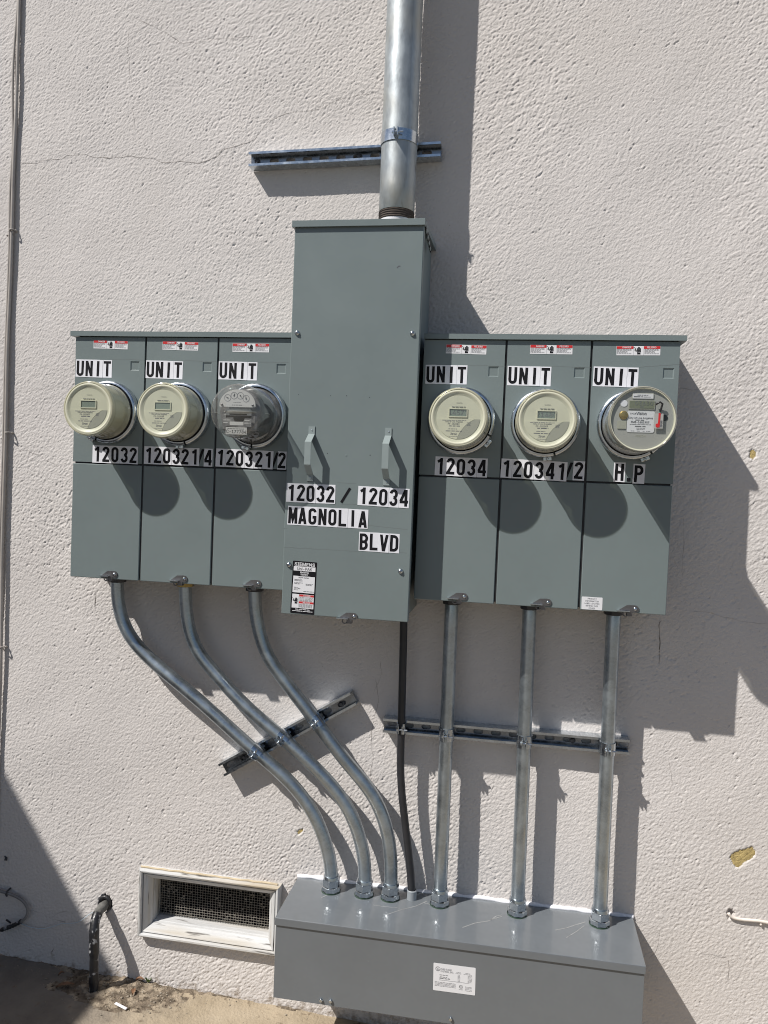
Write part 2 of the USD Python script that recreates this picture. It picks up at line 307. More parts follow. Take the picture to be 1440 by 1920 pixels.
def lines(rows, w, x0, z0, rot=0.0, seed=0, thick=.0003):
    """Rows of small print: (left, baseline, length, height) each broken into words."""
    rg = random.Random(seed); out = []
    for (u, v, ln, h) in rows:
        q = u
        while q < u + ln:
            k = min(rg.uniform(1.2, 4.5) * h, u + ln - q); 
            if k > h * .4: out.append(ext(sbox(q, v, q + k, v + h * .62), w, w + thick, x0, z0, rot))
            q += k + h * .55
    return cat(out)
def hand(sc):
    """The pictogram of a hand struck by a current."""
    sh = [sbox(.42, .05, .82, .34), sbox(.38, .34, .86, .52)]
    for i, (x, h) in enumerate(((.40, .80), (.52, .95), (.64, .93), (.76, .80))): sh.append(LineString([(x + .04, .45), (x + .04 , h)]).buffer(.048))
    sh.append(LineString([(.40, .42), (.24, .60)]).buffer(.045))
    hd = union_all(sh).difference(LineString([(.36, .30), (.5, .40), (.56, .30), (.68, .38), (.74, .28), (.9, .34)]).buffer(.022))
    bolt = LineString([(.0, .95), (.26, .74), (.12, .62), (.14, .5), (.3, .46)]).buffer(.03)
    return affinity.scale(union_all([hd, bolt]), sc, sc, origin=(0, 0))
def rrect(w, h, r):
    return sbox(r, r, w - r, h - r).buffer(r, quad_segs=3)

# ================================================================== THE WALL
X0, X1, Z0, Z1, ST = -0.44, 2.07, -0.06, 3.13, 0.0026
gx = np.arange(X0, X1 + 1e-6, ST); gz = np.arange(Z0, Z1 + 1e-6, ST); NX, NZ = len(gx), len(gz)
GX, GZ = np.meshgrid(gx, gz)
def gn(sig, seed, sig2=None):
    n = gaussian_filter(np.random.default_rng(seed).standard_normal((NZ, NX)), (sig / ST, (sig2 or sig) / ST), mode='wrap')
    return (n - n.mean()) / n.std()
lump = gn(.0021, 1) - .6 * gn(.0060, 1)                                    # lumps of about 8 mm
lump /= lump.std()
fine = gn(.0013, 2)
def strokes(seed, ang):                                                     # lumps drawn out by the trowel
    big = int(math.hypot(NX, NZ)) + 8
    n = gaussian_filter(np.random.default_rng(seed).standard_normal((big, big)), (.0021 / ST, .0070 / ST), mode='wrap'); n /= n.std()
    r = nd_rotate(n, ang, reshape=False, order=1, mode='wrap'); a, b = (big - NZ) // 2, (big - NX) // 2
    return r[a:a + NZ, b:b + NX]
rel = .00058; area = gn(.11, 3); area2 = gn(.16, 5); rough = np.clip(.62 + .40 * gn(.13, 4) + .25 * np.clip((1.1 - GZ) / 1.1, -.5, 1), .14, 1.30)
wa = np.clip(area, 0, 1.2); wb = np.clip(-area, 0, 1.2)
h = rel * rough * ((.55 * np.tanh(1.2 * lump) - 1.5 * np.clip(-lump - .75, 0, 1.1)) * (1 - .25 * (wa + wb)) + .38 * wa * strokes(11, 28) + .38 * wb * strokes(12, -35)) + .00034 * fine
pit = gn(.0026, 6) + .45 * gn(.12, 7)
h -= .0016 * np.clip((pit - 2.3) / .5, 0, 1)                               # pits
h += .0006 * gn(.05, 8) + .0012 * gn(.22, 9)
h[np.abs(GZ - Z0) < .001] = 0
# hollows: the hole of the old pipe, the hole of the cable, paint chipped off
hole1, hole2 = at(197, 1694), at(1369, 1715)
d1 = np.hypot((GX - hole1[0]) / .022, (GZ - hole1[1]) / .026) + .04 * lump
h = np.where(d1 < 1.1, h - .05 * np.clip((1.1 - d1) / .4, 0, 1), h)
d2 = np.hypot((GX - hole2[0]) / .009, (GZ - hole2[1] - .004) / .014) + .12 * lump
h = np.where(d2 < 1.1, h - .02 * np.clip((1.1 - d2) / .5, 0, 1), h)
def px_poly(pts): return Polygon([at(*p) for p in pts])
CHIPS = [px_poly([(1367, 1607), (1372, 1599), (1385, 1593), (1402, 1589), (1410, 1585), (1416, 1594), (1417, 1602), (1408, 1612), (1396, 1617), (1388, 1626), (1377, 1625), (1371, 1616)]),
         px_poly([(1405, 846), (1411, 841), (1418, 846), (1418, 856), (1412, 863), (1405, 858)]),
         px_poly([(556, 1559), (562, 1555), (570, 1553), (567, 1561), (559, 1567)])]
import shapely
V3 = np.stack([GX.ravel(), np.zeros(NX * NZ), GZ.ravel()], 1)
chip_id = np.full(NX * NZ, -1)
for i, c in enumerate(CHIPS):
    ins = shapely.contains_xy(c, V3[:, 0], V3[:, 2]); chip_id[ins] = i
hv = h.ravel(); hv[chip_id >= 0] -= .0022
V3[:, 1] = -hv
ix = (np.arange(NZ - 1)[:, None] * NX + np.arange(NX - 1)[None]).ravel()
quad = np.stack([ix, ix + 1, ix + NX + 1, ix + NX], 1)
VX0, VX1, VZ0, VZ1 = .158, .622, ZG - 1.463, ZG - 1.243                       # outer edge of the vent's frame
cxq = V3[quad].mean(1)
keep = ~((cxq[:, 0] > VX0 + .012) & (cxq[:, 0] < VX1 - .012) & (cxq[:, 2] > VZ0 + .012) & (cxq[:, 2] < VZ1 - .012))
cid = chip_id[quad].min(1)
wall = Thing('stucco_wall', 'pale textured stucco wall behind all the meters and conduits', 'wall')
def sub(q):
    u, inv = np.unique(q.ravel(), return_inverse=True); q = inv.reshape(-1, 4)
    return V3[u], np.vstack([q[:, [0, 1, 2]], q[:, [0, 2, 3]]])
main = sub(quad[keep & (cid < 0)])
def rectq(x0, x1, z0, z1): return np.array([(x0, 0, z0), (x1, 0, z0), (x1, 0, z1), (x0, 0, z1)], float), np.array([(0, 1, 2), (0, 2, 3)])
TOPZ = 6.2
wall.part('stucco', main, K['stucco'], True)
wall.part('outer_stucco', cat([rectq(-9, X0, Z0, TOPZ), rectq(X1, 9, Z0, TOPZ), rectq(X0, X1, Z1, TOPZ)]), K['stucco_side'], False)
for i in range(len(CHIPS)):
    wall.part('paint_chip', sub(quad[keep & (cid == i)]), K['plaster'], True, label=['large ochre patch of bare plaster right of the trough', 'small ochre chip right of the highest meter row', 'tiny ochre chip left of the bent conduits'][i])
def on_wall(x, z, lift=.0004):
    j = np.clip((np.asarray(x) - X0) / ST, 0, NX - 1); i = np.clip((np.asarray(z) - Z0) / ST, 0, NZ - 1)
    return map_coordinates(h, [np.atleast_1d(i), np.atleast_1d(j)], order=1) + lift
def crack(pts, wd=.0016, mat='crack', seed=0):
    rg = np.random.default_rng(seed + 50); p = np.array([at(*q) for q in pts]); t = np.r_[0, np.cumsum(np.linalg.norm(np.diff(p, axis=0), axis=1))]
    n = max(4, int(t[-1] / .006)); s = np.linspace(0, t[-1], n); q = np.stack([np.interp(s, t, p[:, k]) for k in (0, 1)], 1)
    q += gaussian_filter(rg.standard_normal((n, 2)), (1.2, 0)) * .0022
    d = np.gradient(q, axis=0); d /= np.linalg.norm(d, axis=1, keepdims=True) + 1e-9; nn = np.stack([-d[:, 1], d[:, 0]], 1)
    w = wd * .5 * np.clip(.7 + .5 * gaussian_filter(rg.standard_normal(n), 2) * 2, .25, 1.6)[:, None]; w[0] = w[-1] = .0001
    a, b = q + nn * w, q - nn * w
    V = np.vstack([np.stack([e[:, 0], -np.maximum(on_wall(e[:, 0], e[:, 1]), on_wall(q[:, 0], q[:, 1])), e[:, 1]], 1) for e in (a, b)])
    F = []
    for i in range(n - 1): F += [(i, i + 1, n + i), (i + 1, n + i + 1, n + i)]
    wall.part('crack' if mat == 'crack' else 'drip_stain', (V, np.array(F)), K[mat], False)
for k, (pts, wd) in enumerate([
    ([(35, 306), (70, 306), (80, 302), (117, 298), (125, 291), (158, 289), (173, 295), (213, 296), (240, 292), (280, 296), (303, 304), (350, 302), (373, 307), (407, 295), (417, 281), (433, 277), (477, 263)], .0022),
    ([(250, 32), (283, 47), (313, 62), (338, 79), (373, 80), (393, 74), (440, 71), (477, 67)], .0016),
    ([(477, 263), (500, 228), (540, 212), (590, 207), (640, 185), (690, 176)], .0012),
    ([(35, 845), (50, 844), (70, 853), (110, 875)], .0013),
    ([(240, 60), (239, 90), (242, 130), (246, 155)], .0010), ([(247, 200), (252, 235), (266, 260), (270, 278)], .0010),
    ([(1281, 972), (1283, 1007), (1280, 1037), (1277, 1075)], .0017),
    ([(1236, 1745), (1234, 1769), (1227, 1786), (1216, 1796)], .0013),
    ([(705, 1270), (710, 1312), (706, 1333), (698, 1356), (695, 1397), (700, 1423), (693, 1458)], .0015),
    ([(60, 1706), (81, 1712), (96, 1721), (108, 1726), (125, 1728)], .0018), ([(96, 1721), (110, 1712), (126, 1707)], .0012),
    ([(1298, 1146), (1330, 1149), (1360, 1156), (1390, 1165), (1438, 1171)], .0009),
    ([(1255, 1425), (1259, 1450), (1258, 1470)], .0011), ([(1365, 1800), (1364, 1840)], .0014), ([(1275, 728), (1300, 731), (1322, 729)], .0013),
    ([(1310, 1785), (1340, 1790), (1362, 1794)], .0013), ([(700, 1300), (716, 1262), (712, 1240)], .0010)]):
    crack(pts, wd, seed=k)
for k, pts in enumerate([[(1237, 1164), (1238, 1185), (1236, 1215), (1236, 1247)], [(1240, 1164), (1235, 1170), (1233, 1180)], [(100, 1500), (98, 1512), (97, 1522)], [(97, 1785), (100, 1782), (101, 1776)], [(180, 1110), (180, 1125), (179, 1140)]]):
    crack(pts, .0021, 'stain', seed=80 + k)

# side wall that stands out of view on the left and throws the slanting shadow
sw = Thing('side_wall', 'plain stucco side wall out of view on the left throwing the slanting shadow', 'wall', (-2.05, -2.4, 0))
xe = -1.9; ze = ZG - 1.180 + (SZ / SX) * (-.203 - xe)
sw.part('wall_panel', bx(-2.2, xe, -4.2, -.004, -.1, ze, .01), K['stucco_side'], False)
sw.part('wall_cap', bx(-2.24, xe - .004, -4.24, -.005, ze - .06, ze - .0005, .008), K['stucco'], False)

# ================================================================== THE GROUND
def gz_of(x): return .004 - .026 * x
def grad(a, b, near, far, step):
    c = np.arange(a, b + 1e-9, step); e = [b]; s = step
    while e[-1] < far: s *= 1.35; e.append(e[-1] + s)
    f = [a]; s = step
    while f[-1] > near: s *= 1.35; f.append(f[-1] - s)
    return np.unique(np.round(np.r_[f[::-1], c, e], 5))
ax = grad(-.5, 1.0, -60, 60, .006); ay = grad(-.75, 0.0, -60, .02, .006); ay = ay[ay <= .03]
AX, AY = np.meshgrid(ax, ay)
P3 = np.stack([AX, AY, np.zeros_like(AX)], -1)
near = np.clip(1 - np.maximum(np.abs(AX - .2) - .9, 0) / .6, 0, 1) * np.clip(1 - np.maximum(-AY - .8, 0) / .5, 0, 1)
soil = np.clip(1.15 - np.hypot((AX - .13) / .26, (AY + .06) / .13) , 0, 1) * 1.2 + .5 * np.clip(1 - np.abs(AY) / .025, 0, 1) * (AX < .7)
soil = np.clip(soil, 0, 1)
nzz = meshkit.fbm(P3 * 9, 4, 3) - .5; nzf = meshkit.fbm(P3 * 55, 3, 5) - .5
AZ = np.clip(gz_of(AX), -.06, .03) + near * (.006 * nzz + .003 * nzf + soil * (.001 + .012 * nzf + .004 * nzz))
AZ = np.where(AY > 0, AZ, AZ)
na, nb = len(ax), len(ay)
iq = (np.arange(nb - 1)[:, None] * na + np.arange(na - 1)[None]).ravel(); gq = np.stack([iq, iq + 1, iq + na + 1, iq + na], 1)
G3 = np.stack([AX.ravel(), AY.ravel(), AZ.ravel()], 1)
isoil = ((soil + .55 * nzz + .35 * nzf) > .42).ravel()[gq].min(1) & (near.ravel()[gq].min(1) > .5)
def subg(q):
    u, inv = np.unique(q.ravel(), return_inverse=True); q = inv.reshape(-1, 4); return G3[u], np.vstack([q[:, [0, 1, 2]], q[:, [0, 2, 3]]])
gr = Thing('ground', 'tan concrete and dirt ground along the foot of the stucco wall', None, kind='structure')
far = (np.abs(G3[gq][:, :, 1].mean(1)) > 1.1) | (np.abs(G3[gq][:, :, 0].mean(1)) > 4)
gr.part('concrete', subg(gq[~isoil & ~far]), K['ground'], True); gr.part('unseen_drive', subg(gq[far & ~isoil]), K['unseen_drive'], False); gr.part('loose_soil', subg(gq[isoil]), K['soil'], True)
def ground_z(x, y): return float(map_coordinates(AZ, [[np.interp(y, ay, np.arange(nb))], [np.interp(x, ax, np.arange(na))]], order=1)[0])

# ================================================================== METER CABINETS
DB, DL, DM = .1918, .1992, .2575
WU = .218
zT, zS, zB = ZG + .3842, ZG + .0256, ZG - .3087
def latch(T, px, w, shadow_ring=True):
    x, z = at(*px, -w - .003)
    pl = Polygon([(-.043, -.007), (-.021, .0085), (-.004, .0095), (.004, .0085), (.0085, .004), (.0095, -.001), (.0075, -.006), (.003, -.010), (-.012, -.009), (-.02, -.0045)])
    p = T.part('latch', cat([ext(pl, w - .0005, w + .0025, x, z, 0), bx(x - .020, x - .006, -w - .002, -w + .012, z - .020, z - .006)]), K['latch'], False)
    T.part('screw', cat([lathe([(.0001, .0052), (.003, .0048), (.0045, .0035), (.0048, .0022)], x, z, 16, w)]), K['zinc'], 40, under=p)
    T.part('latch_tab', bx(x - .046, x - .014, -w - .014, -w, z - .0070, z - .0050), K['zinc'], False, under=p)
    ring = tube([(x - .024 + .0065 * math.cos(a), -w - .004, z - .0135 + .0065 * math.sin(a)) for a in np.linspace(.3, 5.6, 20)], .0016, 8)
    T.part('lock_loop', ring, K['latch'], True, under=p)
def pan_screw(T, px, w, r=.0072, name='screw'):
    x, z = at(*px, -w)
    p = T.part(name, lathe([(.0001, .0062), (r * .45, .0058), (r * .8, .004), (r, .0012), (r, -.001)], x, z, 24, w), K['zinc'], 50)
    T.part('screw_slot', cat([ext(affinity.rotate(sbox(-r * .5, -.0007, r * .5, .0007), q + random.uniform(0, 80)), w + .0057, w + .0064, x, z) for q in (0, 90)]), K['latch'], False, under=p)
def danger(T, tl, tr, w, hgt=.0235):
    a, b = np.array(at(*tl, -w)), np.array(at(*tr, -w)); rot = math.atan2(*(b - a)[::-1]); L = np.linalg.norm(b - a); H = hgt
    p = T.part('danger_label', ext(sbox(0, -H, L, 0), w - .0003, w + .0004, *a, rot), K['white2'], False)
    T.part('red_band', cat([ext(sbox(.0006, -H * .31, L * .385, -.0004), w + .0002, w + .0007, *a, rot), ext(sbox(L * .625, -H * .31, L - .0006, -.0004), w + .0002, w + .0007, *a, rot)]), K['red'], False, under=p)
    def loc(u, v): return a[0] + math.cos(rot) * u - math.sin(rot) * v, a[1] + math.sin(rot) * u + math.cos(rot) * v
    q1, q2 = loc(L * .235, -H * .235), loc(L * .80, -H * .235)
    T.part('lettering', cat([text('DANGER', H * .17, w + .0006, *q1, rot, .95, True), text('PELIGRO', H * .17, w + .0006, *q2, rot, .95, True)]), K['white2'], False, under=p)
    rows = [(u + .001, -H * (.40 + .115 * i), L * (.33 if i not in (2, 3) else .24) , H * .09) for u in (0, L * .63) for i in range(5)]
    T.part('small_print', lines(rows, w + .0003, *a, rot, seed=int(tl[0])), K['ink2'], False, under=p, kind='stuff')
    hs = H * .86
    T.part('hand_symbol', ext(affinity.translate(hand(hs), L * .395, -H * .95), w + .0002, w + .0007, *a, rot), K['ink'], False, under=p)
    T.part('divider', cat([ext(sbox(u, -H, u + .0004, 0), w + .0002, w + .0006, *a, rot) for u in (L * .385, L * .622)]), K['ink2'], False, under=p)

def bank(label, x0, xl0, xl1, kx):
    T = Thing('meter_cabinet', label, 'meter cabinet', (x0 + WU * 1.5, -.1, zB), 'grey meter cabinets beside the main box')
    x3 = x0 + 3 * WU
    T.part('back_box', bx(x0 + .003, x3 - .003, -(DB - .012), -.003, zB + .004, zT + .010, .002), K['grey'], False)
    if x0 < .5: T.part('shadow_box', bx(x0 - .018, x0 + .10, -.085, -.002, zB + .006, zT - .05, .002), K['grey'], False)  # unseen box added to move the cabinet's shadow edge to the left
    T.part('rain_lid', cat([ext(Polygon([(xl0, zT + .0195), (xl1, zT + .0195), (xl1, zT + .006), (xl0, zT + .006)]), DL - .0015, DL),
                            (np.array([(xl0, -.002, zT + .030), (xl1, -.002, zT + .030), (xl1, -DL, zT + .0197), (xl0, -DL, zT + .0197), (xl0, -.002, zT + .010), (xl1, -.002, zT + .010), (xl1, -DL + .0015, zT + .006), (xl0, -DL + .0015, zT + .006)]),
                             np.array([(0, 3, 2), (0, 2, 1), (1, 2, 6), (1, 6, 5), (0, 4, 7), (0, 7, 3), (4, 5, 6), (4, 6, 7), (0, 1, 5), (0, 5, 4)]))]), K['grey'], False)
    T.part('seam', cat([bx(x0 + .006, x3 - .006, -(DB - .004), -(DB - .011), zB + .006, zT + .004)]), K['dark'], False)
    for i in range(3):
        a, b = x0 + i * WU + (.0032 if i else .0005), x0 + (i + 1) * WU - (.0028 if i < 2 else .0005)
        kc = at(*kx[i], -DB); q = .0125
        cover = sbox(a, zS + .0025, b, zT + .004).difference(sbox(kc[0] - q, kc[1] - q, kc[0] + q, kc[1] + q).buffer(.001))
        p = T.part('meter_cover', cat([ext(cover, DB - .018, DB)]), K['grey'], False)
        cs = ((-1, -1), (1, -1), (1, 1), (-1, 1))
        o4 = [(kc[0] + e * (q + .0010), -(DB - .0001), kc[1] + g * (q + .0010)) for e, g in cs] + [(kc[0] + e * (q - .0016), -(DB - .0024), kc[1] + g * (q - .0016)) for e, g in cs]
        T.part('knockout', (np.array(o4), np.array([t for k in range(4) for t in ((k, (k + 1) % 4, 4 + (k + 1) % 4), (k, 4 + (k + 1) % 4, 4 + k))] + [(4, 5, 6), (4, 6, 7)])), K['grey'], False, under=p)
        T.part('breaker_cover', bx(a, b, -DB, -(DB - .018), zB, zS - .0025, .0016), K['grey'], False)
    return T
KNO = [(252.8, 686), (388.5, 688), (527.3, 691.5), (925.3, 696.7), (1086.3, 699), (1253.5, 700)]
B1 = bank('grey three-meter cabinet left of the tall main box', 0.0, -.0135, .656, KNO[:3])
B2 = bank('grey three-meter cabinet right of the tall main box', 1.0164, 1.0165, 1.684, KNO[3:])
for T, ps in ((B1, [(214, 1076.8), (345, 1085.4), (483.6, 1094.2)]), (B2, [(870, 1118.7), (1027.4, 1129.6), (1191, 1142)])):
    for q in ps: latch(T, q, DB)
for T, a, b in ((B1, (176, 637.7), (240, 639.6)), (B1, (305.4, 640), (372.2, 641.8)), (B1, (436.4, 643.8), (505, 644.7)),
                (B2, (836.9, 645.8), (912.6, 648)), (B2, (994.4, 646.5), (1073.9, 647.3)), (B2, (1156.4, 648.8), (1238.5, 648.8))):
    danger(T, a, b, DB)
for T, s, a, b, bare in ((B1, 'UNIT', (143.1, 673.5), (210.2, 675.5), ''), (B1, 'UNIT', (274.1, 675.5), (343.4, 677.5), ''), (B1, 'UNIT', (410.5, 677.3), (482.7, 679.3), ''),
    (B2, 'UNIT', (798.2, 684), (876.4, 685), ''), (B2, 'UNIT', (952, 686), (1033.8, 688), ''), (B2, 'UNIT', (1113.3, 687), (1197.6, 689.5), ''),
    (B1, '12032', (174.1, 834.5), (259, 837.5), ''), (B1, '120321', (270.9, 836.5), (374, 840.5), ''), (B1, '4', (383, 841), (399, 841.5), ''), (B1, '/', (369, 839), (385, 840), '/'),
    (B1, '120321', (405.6, 840.6), (513, 846), ''), (B1, '2', (521.3, 846), (537.5, 847), ''), (B1, '/', (508, 845), (525, 846), '/'),
    (B2, '12034', (816.6, 855.5), (914.6, 860), ''), (B2, '120341', (940.6, 859.5), (1064.4, 866.5), ''), (B2, '2', (1075.6, 864), (1097, 865), ''), (B2, '/', (1057, 864), (1078, 865), '/'),
    (B2, 'H', (1151.5, 866.5), (1173, 867.5), ''), (B2, '.', (1171, 868), (1190, 869), '.'), (B2, 'P', (1188, 869.5), (1210, 870.5), '')):
    stickers(T, s, a, b, DB, bare)
# product information label
a, b = np.array(at(1091, 1118.3, -DB)), np.array(at(1130, 1120.7, -DB)); L = np.linalg.norm(b - a); rt = math.atan2(*(b - a)[::-1])
p = B2.part('information_label', ext(affinity.translate(rrect(L, .033, .002), 0, -.033), DB - .0003, DB + .0004, *a, rt), K['white2'], False)
B2.part('lettering', cat([text(s, .0036, DB + .0003, a[0] + L / 2 + .0061 * (i + 1) * math.sin(rt), a[1] - .0062 * (i + 1), rt, .95) for i, s in enumerate(['PRODUCT', 'INFORMATION', 'LABEL LOCATED', 'BEHIND THIS', 'COVER'])]), K['ink2'], False, under=p)
# pencil guide lines on the covers
for T, pts in ((B1, [((210, 673.6), (271, 675)), ((344, 676), (405, 678)), ((483, 678.5), (541, 680))]), (B2, [((878, 684.5), (947, 687)), ((1034, 687), (1108, 689)), ((1198, 688.5), (1275, 683))])):
    for q1, q2 in pts:
        a, b = np.array(at(*q1, -DB)), np.array(at(*q2, -DB)); T.part('pencil_line', ext(LineString([a, b]).buffer(.0004), DB - .0003, DB + .00015), K['film'], False)

# ================================================================== MAIN BOX
mx0, mx1, mz0, mz1 = .6664, 1.0122, ZG + .6708, ZG - .3621
MB = Thing('main_switch_box', 'tall grey main switch box with two handles below the thick riser pipe', 'electrical cabinet', ((mx0 + mx1) / 2, -.12, mz1))
MB.part('back_box', bx(mx0 + .006, mx1 - .010, -(DM - .022), -.003, mz1 + .005, mz0 + .012, .002), K['grey'], False)
MB.part('door', bx(mx0, mx1, -DM, -(DM - .021), mz1, mz0 + .004, .0018), K['grey'], False)
lx0, lx1, lf = mx0 - .006, mx1 + .003, DM + .0075
zl = at(675, 411, -lf)[1]; zl0 = at(552, 425.5, -lf)[1]
MB.part('rain_hood', cat([bx(lx0, lx1, -lf, -lf + .0015, zl0, zl, .0005),
    (np.array([(lx0, -.002, zl + .012), (lx1, -.002, zl + .012), (lx1, -lf + .0002, zl - .0004), (lx0, -lf + .0002, zl - .0004), (lx0, -.002, zl - .004), (lx1, -.002, zl - .004), (lx1, -lf + .0014, zl0), (lx0, -lf + .0014, zl0)]),
     np.array([(0, 3, 2), (0, 2, 1), (1, 2, 6), (1, 6, 5), (0, 4, 7), (0, 7, 3), (4, 5, 6), (4, 6, 7), (0, 1, 5), (0, 5, 4)]))]), K['grey'], False)
# slotted strip under the hood on the right side
sp = MB.part('vent_strip', (np.array([(mx1 + .0005, -.246, mz0 + .003), (mx1 + .0005, -.120, mz0 - .012), (mx1 + .0005, -.120, mz0 - .030), (mx1 + .0005, -.246, mz0 - .006),
                                      (mx1 + .0035, -.246, mz0 + .003), (mx1 + .0035, -.120, mz0 - .012), (mx1 + .0035, -.120, mz0 - .030), (mx1 + .0035, -.246, mz0 - .006)]),
                            np.array([(4, 7, 6), (4, 6, 5), (0, 4, 5), (0, 5, 1), (3, 2, 6), (3, 6, 7), (1, 5, 6), (1, 6, 2), (0, 3, 7), (0, 7, 4)])), K['dark'], False)
for k in range(4):
    yy = -.228 + k * .03
    MB.part('louvre', xform(trimesh.creation.icosphere(2, 1.0), frame((mx1 + .0025, yy, mz0 - .004 - .018 * (k / 3) - .003), (.003, 0, 0), (0, .009, 0), (0, 0, .006))), K['grey'], True, under=sp)
for q in ((557.4, 624.5), (773.3, 625.2), (541.7, 1058.6), (751, 1071)): pan_screw(MB, q, DM)
def handle(pf, zt, pb, hh=.036):
    xa, za_ = at(*pf, -DM); xb, zb = at(*pb, -DM); za, zc = za_, zb; w = .0172
    t = .0022; x = (xa + xb) / 2
    zz = [za, za - .020, za - .043, zc + .043, zc + .016, zc]
    outer = [(0.0022, zz[0]), (.0022, zz[1]), (hh, zz[2]), (hh, zz[3]), (.0022, zz[4]), (.0022, zz[5])]
    inner = [(0.0, zz[0]), (.0, zz[1] - .001), (hh - t, zz[2] - .0014), (hh - t, zz[3] + .0014), (0, zz[4] + .001), (0, zz[5])]
    n = len(outer); V = []; F = []
    for xx in (x - w / 2, x + w / 2):
        V += [(xx, -(DM + o[0]), o[1]) for o in outer] + [(xx, -(DM + o[0]), o[1]) for o in inner]
    k = 2 * n
    for i in range(n - 1):
        F += [(i, i + 1, k + i + 1), (i, k + i + 1, k + i), (n + i, k + n + i, k + n + i + 1), (n + i, k + n + i + 1, n + i + 1)]
        F += [(i, n + i, n + i + 1), (i, n + i + 1, i + 1), (k + i, k + i + 1, k + n + i + 1), (k + i, k + n + i + 1, k + n + i)]
    F += [(0, k, k + n), (0, k + n, n), (n - 1, 2 * n - 1, k + 2 * n - 1), (n - 1, k + 2 * n - 1, k + n - 1)]
    p = MB.part('handle', (np.array(V), np.array(F)), K['handle'], False)
    for zq in (za - .010, zc + .008):
        MB.part('rivet', lathe([(.0001, .0036), (.0016, .0034), (.0024, .0022)], x + .001, zq, 12, DM), K['zinc'], 40, under=p)
handle((584.5, 799.5), 0, (582, 902)); handle((728.5, 802.5), 0, (724.5, 910))
for q, r in (((613.8, 850), .0013), ((648.8, 854), .0030), ((694, 853.5), .0013), ((620, 742), .0011), ((650, 742), .0013), ((693, 745), .0012), ((560, 740), .0010)):
    x, z = at(*q, -DM); MB.part('hole_plug' if r > .002 else 'screw_hole', lathe([(.0001, .0006 if r > .002 else .0003), (r, .0003), (r, -.001)], x, z, 12, DM), K['grey' if r > .002 else 'dark'], 40)
for s, a, b, bare in (('12032', (537.8, 905.5), (629, 909.5), ''), ('12034', (671.9, 911), (768.1, 917), ''), ('MAGNOLIA', (540.1, 948.2), (690.7, 956), ''), ('BLVD', (673.5, 997), (749.4, 1001.5), '')):
    stickers(MB, s, a, b, DM, bare)
a, b = at(639.8, 942.2, -DM), at(656.5, 915.2, -DM)
MB.part('letter', ext(LineString([a, b]).buffer(.0034, cap_style='flat'), DM - .0003, DM + .0007), K['ink'], False)
for (q1, q2) in (((632, 905), (668, 906.5)), ((640, 945), (670, 946.5)), ((691, 985), (764, 993)), ((532, 1026), (672, 1034)), ((750, 1036), (763, 1037)), ((529, 990), (538, 990.5))):
    a, b = at(*q1, -DM), at(*q2, -DM); MB.part('pencil_line', ext(LineString([a, b]).buffer(.00035), DM - .0003, DM + .00015), K['film'], False)
a, b = at(745, 502, -DM), at(750, 499, -DM); MB.part('scuff', ext(LineString([a, (a[0] + .003, a[1] + .004), b]).buffer(.0012), DM - .0003, DM + .0002), K['latch'], False)
latch(MB, (663.4, 1156), DM)
# maker's label
a, b, c = np.array(at(549.5, 1051, -DM)), np.array(at(594.6, 1054.6, -DM)), np.array(at(543.3, 1148.7, -DM)); L = np.linalg.norm(b - a); H = np.linalg.norm(c - a); rt = math.atan2(*(b - a)[::-1])
def lo(u, v): return a[0] + math.cos(rt) * u * L + math.sin(rt) * v * H, a[1] + math.sin(rt) * u * L - math.cos(rt) * v * H
def lab(u0, v0, u1, v1, w=.0002, t=.0007): return ext(sbox(u0 * L, -v1 * H, u1 * L, -v0 * H), DM + w, DM + t, *a, rt)
p = MB.part('maker_label', ext(affinity.translate(rrect(L, H, .002), 0, -H), DM - .0003, DM + .0004, *a, rt), K['ink'], False)
MB.part('white_panel', cat([lab(.05, .10, .95, .185), lab(.05, .285, .95, .60), lab(.05, .63, .33, .895), lab(.34, .63, .95, .895)]), K['white2'], False, under=p)
MB.part('red_band', cat([lab(.345, .635, .945, .672, .0004, .0009), lab(.345, .765, .945, .802, .0004, .0009)]), K['red'], False, under=p)
MB.part('white_lettering', cat([text('SIEMENS', H * .060, DM + .0003, *lo(.5, .088), rt, 1.08, True), text('Metering', H * .030, DM + .0003, *lo(.5, .225), rt, 1.0, True), text('System', H * .030, DM + .0003, *lo(.5, .265), rt, 1.0, True),
    text('DANGER', H * .024, DM + .0008, *lo(.66, .667), rt, 1, True), text('PELIGRO', H * .024, DM + .0008, *lo(.66, .797), rt, 1, True), lines([(.2 * L, -.925 * H, .6 * L, .0026), (.08 * L, -.958 * H, .84 * L, .0028)], DM + .0003, *a, rt, 5)]), K['white2'], False, under=p)
MB.part('black_lettering', cat([text('Uni-PAK', H * .052, DM + .0006, *lo(.5, .170), rt, 1.0, True), text('WEPK Series', H * .026, DM + .0006, *lo(.48, .323), rt, .95), text('WEPK4211', H * .024, DM + .0006, *lo(.10, .382), rt, .9, False, 'l'),
    text('400A Max', H * .018, DM + .0006, *lo(.10, .440), rt, .9, False, 'l'), text('1200A Max', H * .018, DM + .0006, *lo(.58, .455), rt, .9, False, 'l'), text('240 V Max', H * .020, DM + .0006, *lo(.10, .530), rt, .9, False, 'l'),
    lines([(.10 * L, -.355 * H, .33 * L, .0018), (.10 * L, -.418 * H, .36 * L, .0022), (.58 * L, -.432 * H, .30 * L, .0022), (.10 * L, -.505 * H, .16 * L, .0018), (.10 * L, -.555 * H, .18 * L, .0022), (.50 * L, -.575 * H, .43 * L, .0026)]
          + [(.36 * L, -v * H, .55 * L, .0022) for v in (.695, .718, .740, .758, .824, .842, .86, .878)], DM + .0006, *a, rt, 6)]), K['ink2'], False, under=p)
